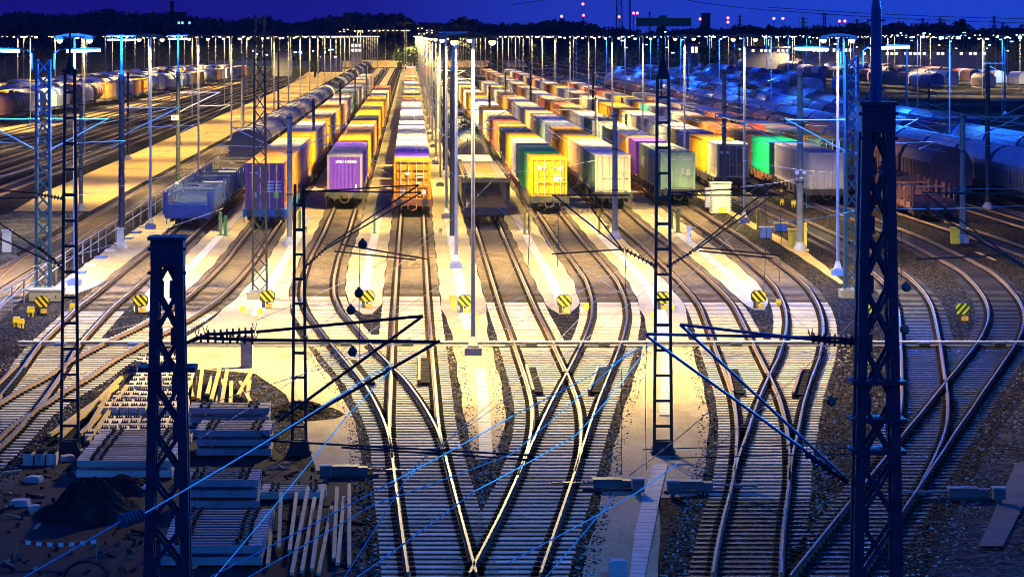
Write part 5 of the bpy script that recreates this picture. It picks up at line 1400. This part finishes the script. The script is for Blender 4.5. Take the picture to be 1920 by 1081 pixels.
# soil mound and gravel heap
def mound(px, py, wpx, hpx, label, m, seed, name='soil_mound'):
    rng = random.Random(seed); p = G(px, py); sc = p.y/F; rx = wpx*sc/2; hh = hpx*sc; ry = rx*1.15
    import mathutils
    mb = MB(); nr, na = 22, 56
    for i in range(nr+1):
        u = i/nr
        for j in range(na):
            a = 2*math.pi*j/na; x = math.cos(a)*u*rx; y = math.sin(a)*u*ry
            z = hh*max(0, (1-u**1.5))
            nz = mathutils.noise.noise(Vector((x*1.7+seed, y*1.7, 0)))*.25 + mathutils.noise.noise(Vector((x*6+seed, y*6, 3)))*.09 + mathutils.noise.noise(Vector((x*16+seed, y*16, 3)))*.05
            mb.v.append((x, y, z + nz*hh*1.2*(1-u**4) - (.03 if i == nr else 0)))
    for i in range(nr):
        for j in range(na): mb.face([i*na+j, i*na+(j+1)%na, (i+1)*na+(j+1)%na, (i+1)*na+j])
    o = mb.build(name, m, loc=(p.x, p.y+ry, 0)); tag(o, label, 'mound')
mound(155, 985, 215, 68, 'dark heap of soil in the lower left storage yard', M['soil'], 3)
mound(560, 790, 170, 26, 'low grey heap of gravel left of the ladder mast', M['ballast'], 9, 'gravel_heap')
mound(230, 930, 120, 30, 'smaller dark heap beside the main soil mound', M['soil'], 12)
rng = random.Random(77)
mb = MB()
for i in range(260):
    px = rng.uniform(0, 690); py = rng.uniform(862, 1078); p = G(px, py); a = rng.uniform(0, 3.14); L_ = rng.choice([.06,.08,.12,.2,.6])*rng.uniform(.5,1.2); d = Vector((math.cos(a)*L_/2, math.sin(a)*L_/2, rng.uniform(0,.06)))
    mb.bar(p-d+Vector((0,0,.03)), p+d+Vector((0,0,.05)), rng.uniform(.03,.10), rng.uniform(.02,.07), rng.choice([0,1,2,2,2]))
o = mb.build('debris', [M['slabgrey'], M['timber_tan'], M['soil']]); tag(o, 'small scattered debris over the dark storage yard', 'debris', kind='stuff')
mb = MB()
def stone(x, y, s_):
    k = len(mb.v); h = s_*rng.uniform(.5,.9); v = [(-1,-.7),(1,-.9),(1.1,.8),(-.8,1)]
    for (a, b) in v: mb.v.append((x+a*s_*rng.uniform(.6,1), y+b*s_*rng.uniform(.6,1), 0))
    for (a, b) in v[:3]: mb.v.append((x+a*s_*.5*rng.uniform(.5,1), y+b*s_*.5, h))
    m = rng.choice([0,0,1,2,2])
    for q in ((0,1,5,4),(1,2,6,5),(2,3,6),(3,0,4,6),(4,5,6)): mb.face([k+j for j in q], m)
for k_ in (1,2,3,4,5,6,7,8,9,10):
    for i in range(1500):
        y = 64 + 54*rng.random()**1.2; x = cx(k_, y) + rng.choice([-1,1])*rng.uniform(1.36, 1.95 if k_ < 9 else 2.6)
        if min(abs(x-cx(j, y)) for j in range(1,11)) > 1.34: stone(x, y, rng.uniform(.025,.055))
o = mb.build('loose_stones', [M['soil'], M['concrete'], M['sleeper_dirty']]); tag(o, 'loose ballast stones spilled along the sleeper ends', 'stones', kind='stuff')
# barrier tape
t = thing('barrier_tape', 'red and white barrier tape strung at the bottom left', 'barrier tape', G(25,1050))
o0 = G(25,1050)
mb = MB(); mb.tube([(0,0,0),(.15,0,.45)], .012, 6); mb.tube([(1.9,0,0),(1.92,0,.4)], .012, 6); mb.build('stake', M['timber_tan'], t)
mb = MB(); n = 14
for i in range(n):
    u0, u1 = i/n, (i+1)/n; f = lambda u: (.15+1.75*u, -.01, .44-.3*u*(1-u))
    a, b = f(u0), f(u1); k = len(mb.v)
    for dy in (0, .008): mb.v += [(a[0],a[1]+dy,a[2]-.045),(b[0],b[1]+dy,b[2]-.045),(b[0],b[1]+dy,b[2]+.045),(a[0],a[1]+dy,a[2]+.045)]
    for q in ((0,1,2,3),(7,6,5,4),(0,4,5,1),(3,2,6,7)): mb.face([k+j for j in q], i % 2)
mb.build('tape', [M['red'], M['white']], t)
mb = MB(); mb.tube([(1.2+.5*math.cos(a), .0, -.05+.42*math.sin(a)) for a in [math.pi*i/10 for i in range(11)]], .035, 8); o = mb.build('hose_loop', M['black'], loc=G(60,1082)); tag(o, 'black hose arching at the bottom left edge', 'hose')
# blue bin at the bottom
p = G(1160,1085); mb = MB(); mb.prism([(-.2,0),(.2,0),(.2,.36),(.15,.41),(-.15,.41),(-.2,.36)], 0, .3); o = mb.build('post_stub', M['concrete_blue'], loc=p); tag(o, 'rounded blue grey block at the bottom edge of the walkway', 'block')

# ------------------------------------------------------------------ railing on the left
t = thing('railing', 'long tubular railing along the leftmost near track', 'railing', (0,0,0))
Xf = -17.35; y = 122; 
mb = MB()
while y < 270:
    q = MB(); q.tube([(Xf,y,0),(Xf,y,1.15)], .035, 6); q.build('post', M['galv'], t)
    y += 4.0 if y < 170 else 5.5
for z in (1.15, .65): mb.tube([(Xf,122,z),(Xf,270,z)], .03, 6)
mb.build('handrail', M['galv'], t)
for i in range(9):
    o = MB().box(-.3,.3,-.5,.5,0,.1).build('rail_support_block', M['bluebox'] if i % 2 else M['concrete'], loc=(-16.75, 146+i*5.2, 0)); tag(o, 'low blue grey block beside the railing, %s from the near end' % ordn(i), 'block', 'low blocks beside the railing')

# ------------------------------------------------------------------ yard head, far buildings
def house(px, py_base, wpx, hpx, Y, label, m, rows=2, cols_=5, win='window_lit', name='building', depth=12, roof='flat', lit=.5):
    X = (px-VX)*Y/F; zb = H-(py_base-HY)*Y/F; zb = max(0, zb); W = wpx*Y/F; h = hpx*Y/F
    t = thing(name, label, 'building', (X, Y, 0))
    mb = MB(); mb.box(-W/2, W/2, 0, depth, 0, zb+h); mb.build('wall', m, t)
    mb = MB()
    if roof == 'flat': mb.box(-W/2-.3, W/2+.3, -.3, depth+.3, zb+h, zb+h+.4)
    else: mb.prism([(-W/2-.4, zb+h), (W/2+.4, zb+h), (0, zb+h+W*.2)], -.4, depth+.4)
    mb.build('roof', M['facade_dark'], t)
    for r_ in range(rows):
        for c_ in range(cols_):
            if random.random() < lit:
                x = -W/2 + (c_+.5)*W/cols_; z = zb + (r_+.6)*h/rows - h*.1
                q = MB(); q.box(x-W/cols_*.3, x+W/cols_*.3, -.06, .02, z-h/rows*.25, z+h/rows*.2); q.build('window', M[win], t)
    return t
house(528, 112, 34, 14, 900, 'pale boxy shed at the far end of the left sidings', M['facade'], 1, 4, lit=0)
house(330, 50, 34, 26, 1500, 'dark block with a stub tower on the left skyline', M['facade_dark'], 1, 3, lit=0)
house(322, 20, 6, 16, 1504, 'narrow dark tower above the left skyline block', M['facade_dark'], 1, 1, lit=0, depth=4)
house(352, 48, 40, 10, 1490, 'low dark hall with small blue lights on the left skyline', M['facade_dark'], 1, 6, 'window_cyan', lit=.35)
house(175, 60, 60, 8, 1300, 'long low dark roofed hall below the left wood', M['facade_dark'], 1, 6, lit=0)
house(1302, 105, 14, 24, 880, 'small building with two bright windows behind the hood wagons', M['facade'], 1, 2, lit=1)
house(1440, 100, 80, 10, 900, 'low lit shed on the right beyond the sidings', M['facade'], 1, 10, lit=.7)
house(1560, 100, 90, 12, 930, 'long lit hall behind the blue tube lamp mast', M['facade'], 1, 12, lit=.6)
house(1325, 40, 14, 14, 1900, 'dark tower block on the right skyline', M['facade_dark'], 2, 2, lit=0)
house(668, 98, 20, 18, 1050, 'small lit signal house at the yard head', M['facade'], 2, 3, lit=.9, roof='gable')
house(610, 110, 60, 6, 1000, 'low lit shed left of the yard head', M['facade'], 1, 8, lit=.3)
house(1720, 105, 260, 9, 1000, 'very long pale hall at the far right', M['facade'], 1, 30, lit=.5)
# far mast: power pylon, chimneys, red lights
def pylon(px, ytop, Y, w_, label, arms=3, name='power_pylon'):
    zt = H-(ytop-HY)*Y/F; X = (px-VX)*Y/F; t = thing(name, label, 'pylon', (X,Y,0), 0, 'power pylons on the skyline')
    W = w_*Y/F; mb = MB(); th = Y/F*1.1; n = 12
    for s in (-1,1):
        for d in (-1,1): mb.bar((s*W/2,d*W/2,0),(s*W*.16,d*W*.16,zt),th,th)
    for i in range(n):
        a, b = i/n, (i+1)/n; wa = W/2+(W*.16-W/2)*a; wb = W/2+(W*.16-W/2)*b
        mb.bar((-wa,-wa,zt*a),(wb,-wb,zt*b),th*.7,th*.7); mb.bar((wa,-wa,zt*a),(-wb,-wb,zt*b),th*.7,th*.7)
    for i in range(arms): z = zt*(.72+.11*i); mb.bar((-W*1.1,0,z),(W*1.1,0,z),th*.9,th*.9)
    mb.build('lattice_tower', M['facade_dark'], t)
    return t, X, zt
pylon(1161, -60, 1300, 16, 'large lattice power pylon rising out of frame right of centre', 0)
pylon(1181, -120, 800, 2.5, 'very thin dark mast rising out of frame beside the power pylon', 0, 'radio_mast')
for i, (px, yt, w_, l) in enumerate([(1506,32,8,'small power pylon above the right wood left of the blue lamp'),(1546,24,8,'small power pylon over the right wood'),(1607,36,7,'small power pylon left of the glowing pole'),(1730,34,8,'small power pylon right of the glowing pole'),(1763,33,7,'faint power pylon above the round tree'),(1864,30,8,'power pylon at the far right skyline'),(1880,42,7,'second power pylon at the far right skyline'),(1387,28,5,'dark chimney with platforms on the right skyline'),(1218,22,4,'thin chimney above the wide topped ladder mast')]):
    pylon(px, yt, 2600, w_, l, 3)
RED = [(1161,32),(1093,8),(1094,29),(1053,31),(1188,25),(1195,25),(1325,32),(1321,35),(1365,34),(1365,42),(1451,35),(1468,35),(1313,36),(1574,40),(1584,40)]
for i, (px, py) in enumerate(RED):
    Y = 2700; mb = MB(); r = 1.15; mb.tube([(0,-r,0),(0,-r*.5,0),(0,r*.5,0),(0,r,0)], [r*.4,r,r,r*.4], 10)
    z = H-(py-HY)*Y/F; mb.bar((0,0,-z),(0,0,-r),.5,.5,1)
    o = mb.build('obstruction_light', [M['lamp_red'], M['facade_dark']], loc=P(px, py, Y)); tag(o, 'red obstruction light on a far mast, %s from the left on the skyline' % (ordn(sorted(range(len(RED)), key=lambda q: RED[q][0]).index(i)) if i else 'second pylon one').replace('nearest','first').replace('second pylon one', ordn(5)), 'beacon', 'red lights on the skyline')
wp = [(960,8,1010,4),(1255,0,1470,22),(1380,0,1480,10)]
for i, (a,b,c,d) in enumerate([(960,9,1180,-30),(1270,-2,1480,22),(1480,22,1960,44),(1440,14,1960,36)]):
    wire('high voltage line across the sky, %s' % ['left of the pylon','above the wide sign','from the red beacons to the right edge','upper one at the right'][i], [(a,b,1500),(c,d,1700)], 'black', .16, 'high voltage lines', 'power_line')
# small blue and white lamps far right and left
rng = random.Random(5); k = 0
FL = []
for i in range(44): FL.append((rng.uniform(1150,1915), rng.uniform(60,100), rng.choice(['lamp_blue','lamp_white','lamp_warm','lamp_blue'])))
for i in range(12): FL.append((rng.uniform(470,640), rng.uniform(92,104), 'lamp_blue'))
for i, (px, py, m) in enumerate(FL):
    Y = 1000 + (i % 7)*45; z = H-(py-HY)*Y/F; mb = MB(); mb.tube([(0,0,-z),(0,0,0)], .09, 5, 0); mb.cbox(0,-.1,0,rng.uniform(.5,1.1),.25,.28,1)
    o = mb.build('yard_lamp', [M['dark_steel'], M[m]], loc=P(px,py,Y)); tag(o, 'tiny %s yard lamp near the horizon, %s from the left' % ({'lamp_blue':'blue','lamp_white':'white','lamp_warm':'warm'}[m], '%s' % (ordn(sorted(range(len(FL)), key=lambda q: FL[q][0]).index(i)) if len(FL) <= 59 else 'number %d' % (1+sorted(range(len(FL)), key=lambda q: FL[q][0]).index(i)))), 'lamp', 'tiny lamps near the horizon')

# ------------------------------------------------------------------ trees
def leafcloud(mb, c, rx, ry, rz, n, s, rng):
    for _ in range(n):
        while True:
            u = Vector((rng.uniform(-1,1), rng.uniform(-1,1), rng.uniform(-1,1)))
            if u.length < 1: break
        p = Vector(c) + Vector((u.x*rx, u.y*ry, u.z*rz))
        a = Vector((rng.gauss(0,1), rng.gauss(0,1), rng.gauss(0,1))).normalized(); b = a.orthogonal().normalized(); a2 = a.cross(b)
        q = s*rng.uniform(.6,1.4); k = len(mb.v)
        mb.v += [tuple(p+b*q), tuple(p+a2*q*.7), tuple(p-b*q), tuple(p-a2*q*.7)]; mb.face([k,k+1,k+2,k+3])
SKY = [(-60,30),(0,26),(50,22),(90,27),(150,23),(205,19),(260,26),(300,24),(380,34),(440,38),(470,34),(500,31),(540,40),(590,36),(620,30),(650,24),(700,26),(740,24),(762,28),(772,42),(830,44),(850,36),(865,31),(880,36),(905,42),(960,44),(1000,42),(1040,38),(1060,36),(1085,40),(1110,46),(1140,52),(1200,58),(1260,56),(1290,50),(1330,52),(1370,50),(1400,46),(1430,50),(1500,50),(1560,48),(1620,44),(1700,44),(1740,46),(1760,42),(1800,44),(1830,52),(1880,50),(1920,48),(1980,50)]
def skyh(px):
    for (a, ya), (b, yb) in zip(SKY, SKY[1:]):
        if a <= px <= b: return ya+(yb-ya)*(px-a)/(b-a)
    return 50
for part, (pa, pb, lab) in enumerate([(-60,775,'dark wooded rise along the left skyline'),(775,1320,'dark strip of wood on the centre skyline'),(1320,1980,'dark wood along the right skyline')]):
    mb = MB(); rng = random.Random(part+20); px = pa
    while px < pb:
        Y = rng.uniform(1450,1650); top = H-(skyh(px)-HY)*Y/F + rng.uniform(-1.5,1.0); r = rng.uniform(2.2,4.2); X = (px-VX)*Y/F
        z = top-r
        leafcloud(mb, (X, Y, z), r, r, r, 90, .75, rng)
        while z > 0:
            z -= r*1.1; leafcloud(mb, (X+rng.uniform(-2,2), Y-rng.uniform(0,20), z), r*1.3, r*1.3, r, 55, 1.1, rng)
        px += rng.uniform(4.5, 8)
    o = mb.build('wood', M['leaf']); tag(o, lab, 'wood', kind='stuff')
    # closed dark core inside the wood so it reads as one mass
    core = MB(); 
    px = pa
    pts = []
    while px <= pb: pts.append(((px-VX)*1660/F, max(1.5, H-(skyh(px)+5-HY)*1660/F))); px += 12
    core.prism([(pts[0][0],0)] + pts + [(pts[-1][0],0)], 1660, 1700); c = core.build('wooded_hill', M['leaf']); tag(c, lab.replace('dark','low').replace('skyline','horizon'), 'hill', kind='structure')
def tree(px, ytop, Y, wpx, label, m='leaf', seed=0, zb=0):
    rng = random.Random(seed+100); X = (px-VX)*Y/F; zt = H-(ytop-HY)*Y/F; W = wpx*Y/F
    t = thing('tree', label, 'tree', (X,Y,0), 0)
    mb = MB(); mb.tube([(0,0,0),(.2,0,zt*.5),(0,0,zt*.8)], [.35,.22,.1], 8)
    for i in range(6):
        a = rng.uniform(0,6.28); mb.tube([(0,0,zt*(.25+.08*i)),(math.cos(a)*W*.3,math.sin(a)*W*.3,zt*(.45+.08*i))], [.14,.05], 6)
    mb.build('trunk', M['bark'], t)
    mb = MB()
    for i in range(26):
        a = rng.uniform(0,6.28); u = rng.random()**.5; zz = rng.uniform(.3,1)
        rr = W*.5*math.sin(min(1,max(.15,1.15-abs(zz-.6)*1.4))*math.pi/2)
        leafcloud(mb, (math.cos(a)*u*rr*.8, math.sin(a)*u*rr*.8, zt*zz-.6), W*.14, W*.14, W*.11+.3, 60, .32*Y/900, rng)
    mb.build('crown', m if not isinstance(m, str) else M[m], t)
for i, a in enumerate([(866,30,1400,34,'rounded dark tree rising above the centre skyline'),(818,42,1380,30,'low rounded dark tree left of the centre skyline tree'),(1057,36,1380,40,'peaked dark tree on the skyline right of centre'),(1803,36,1350,24,'tall round dark tree on the right skyline'),(1240,46,1350,26,'small dark tree behind the wide topped mast'),(1405,46,1350,40,'broad dark tree on the right skyline'),(1480,60,900,0,'')]):
    if a[4]: tree(*a, seed=i)
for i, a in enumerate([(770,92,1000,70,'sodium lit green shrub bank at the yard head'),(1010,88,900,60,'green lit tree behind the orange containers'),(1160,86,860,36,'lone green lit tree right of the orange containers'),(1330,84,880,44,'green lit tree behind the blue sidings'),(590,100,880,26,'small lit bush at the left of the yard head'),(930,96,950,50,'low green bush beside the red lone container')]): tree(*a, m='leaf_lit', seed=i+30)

# ------------------------------------------------------------------ night haze
hz = MB().box(-1300,1300,-20,2800,-1,62)
hm = bpy.data.materials.new('haze'); hm.use_nodes = True; n_ = hm.node_tree; n_.nodes.remove(n_.nodes['Principled BSDF'])
pv = n_.nodes.new('ShaderNodeVolumePrincipled'); pv.inputs['Color'].default_value = (.85,.87,.95,1); pv.inputs['Density'].default_value = HAZE; pv.inputs['Anisotropy'].default_value = .3
n_.links.new(pv.outputs[0], n_.nodes['Material Output'].inputs['Volume'])
if HAZE:
    o = hz.build('haze', hm); tag(o, 'thin night haze over the whole rail yard', 'haze', kind='stuff')
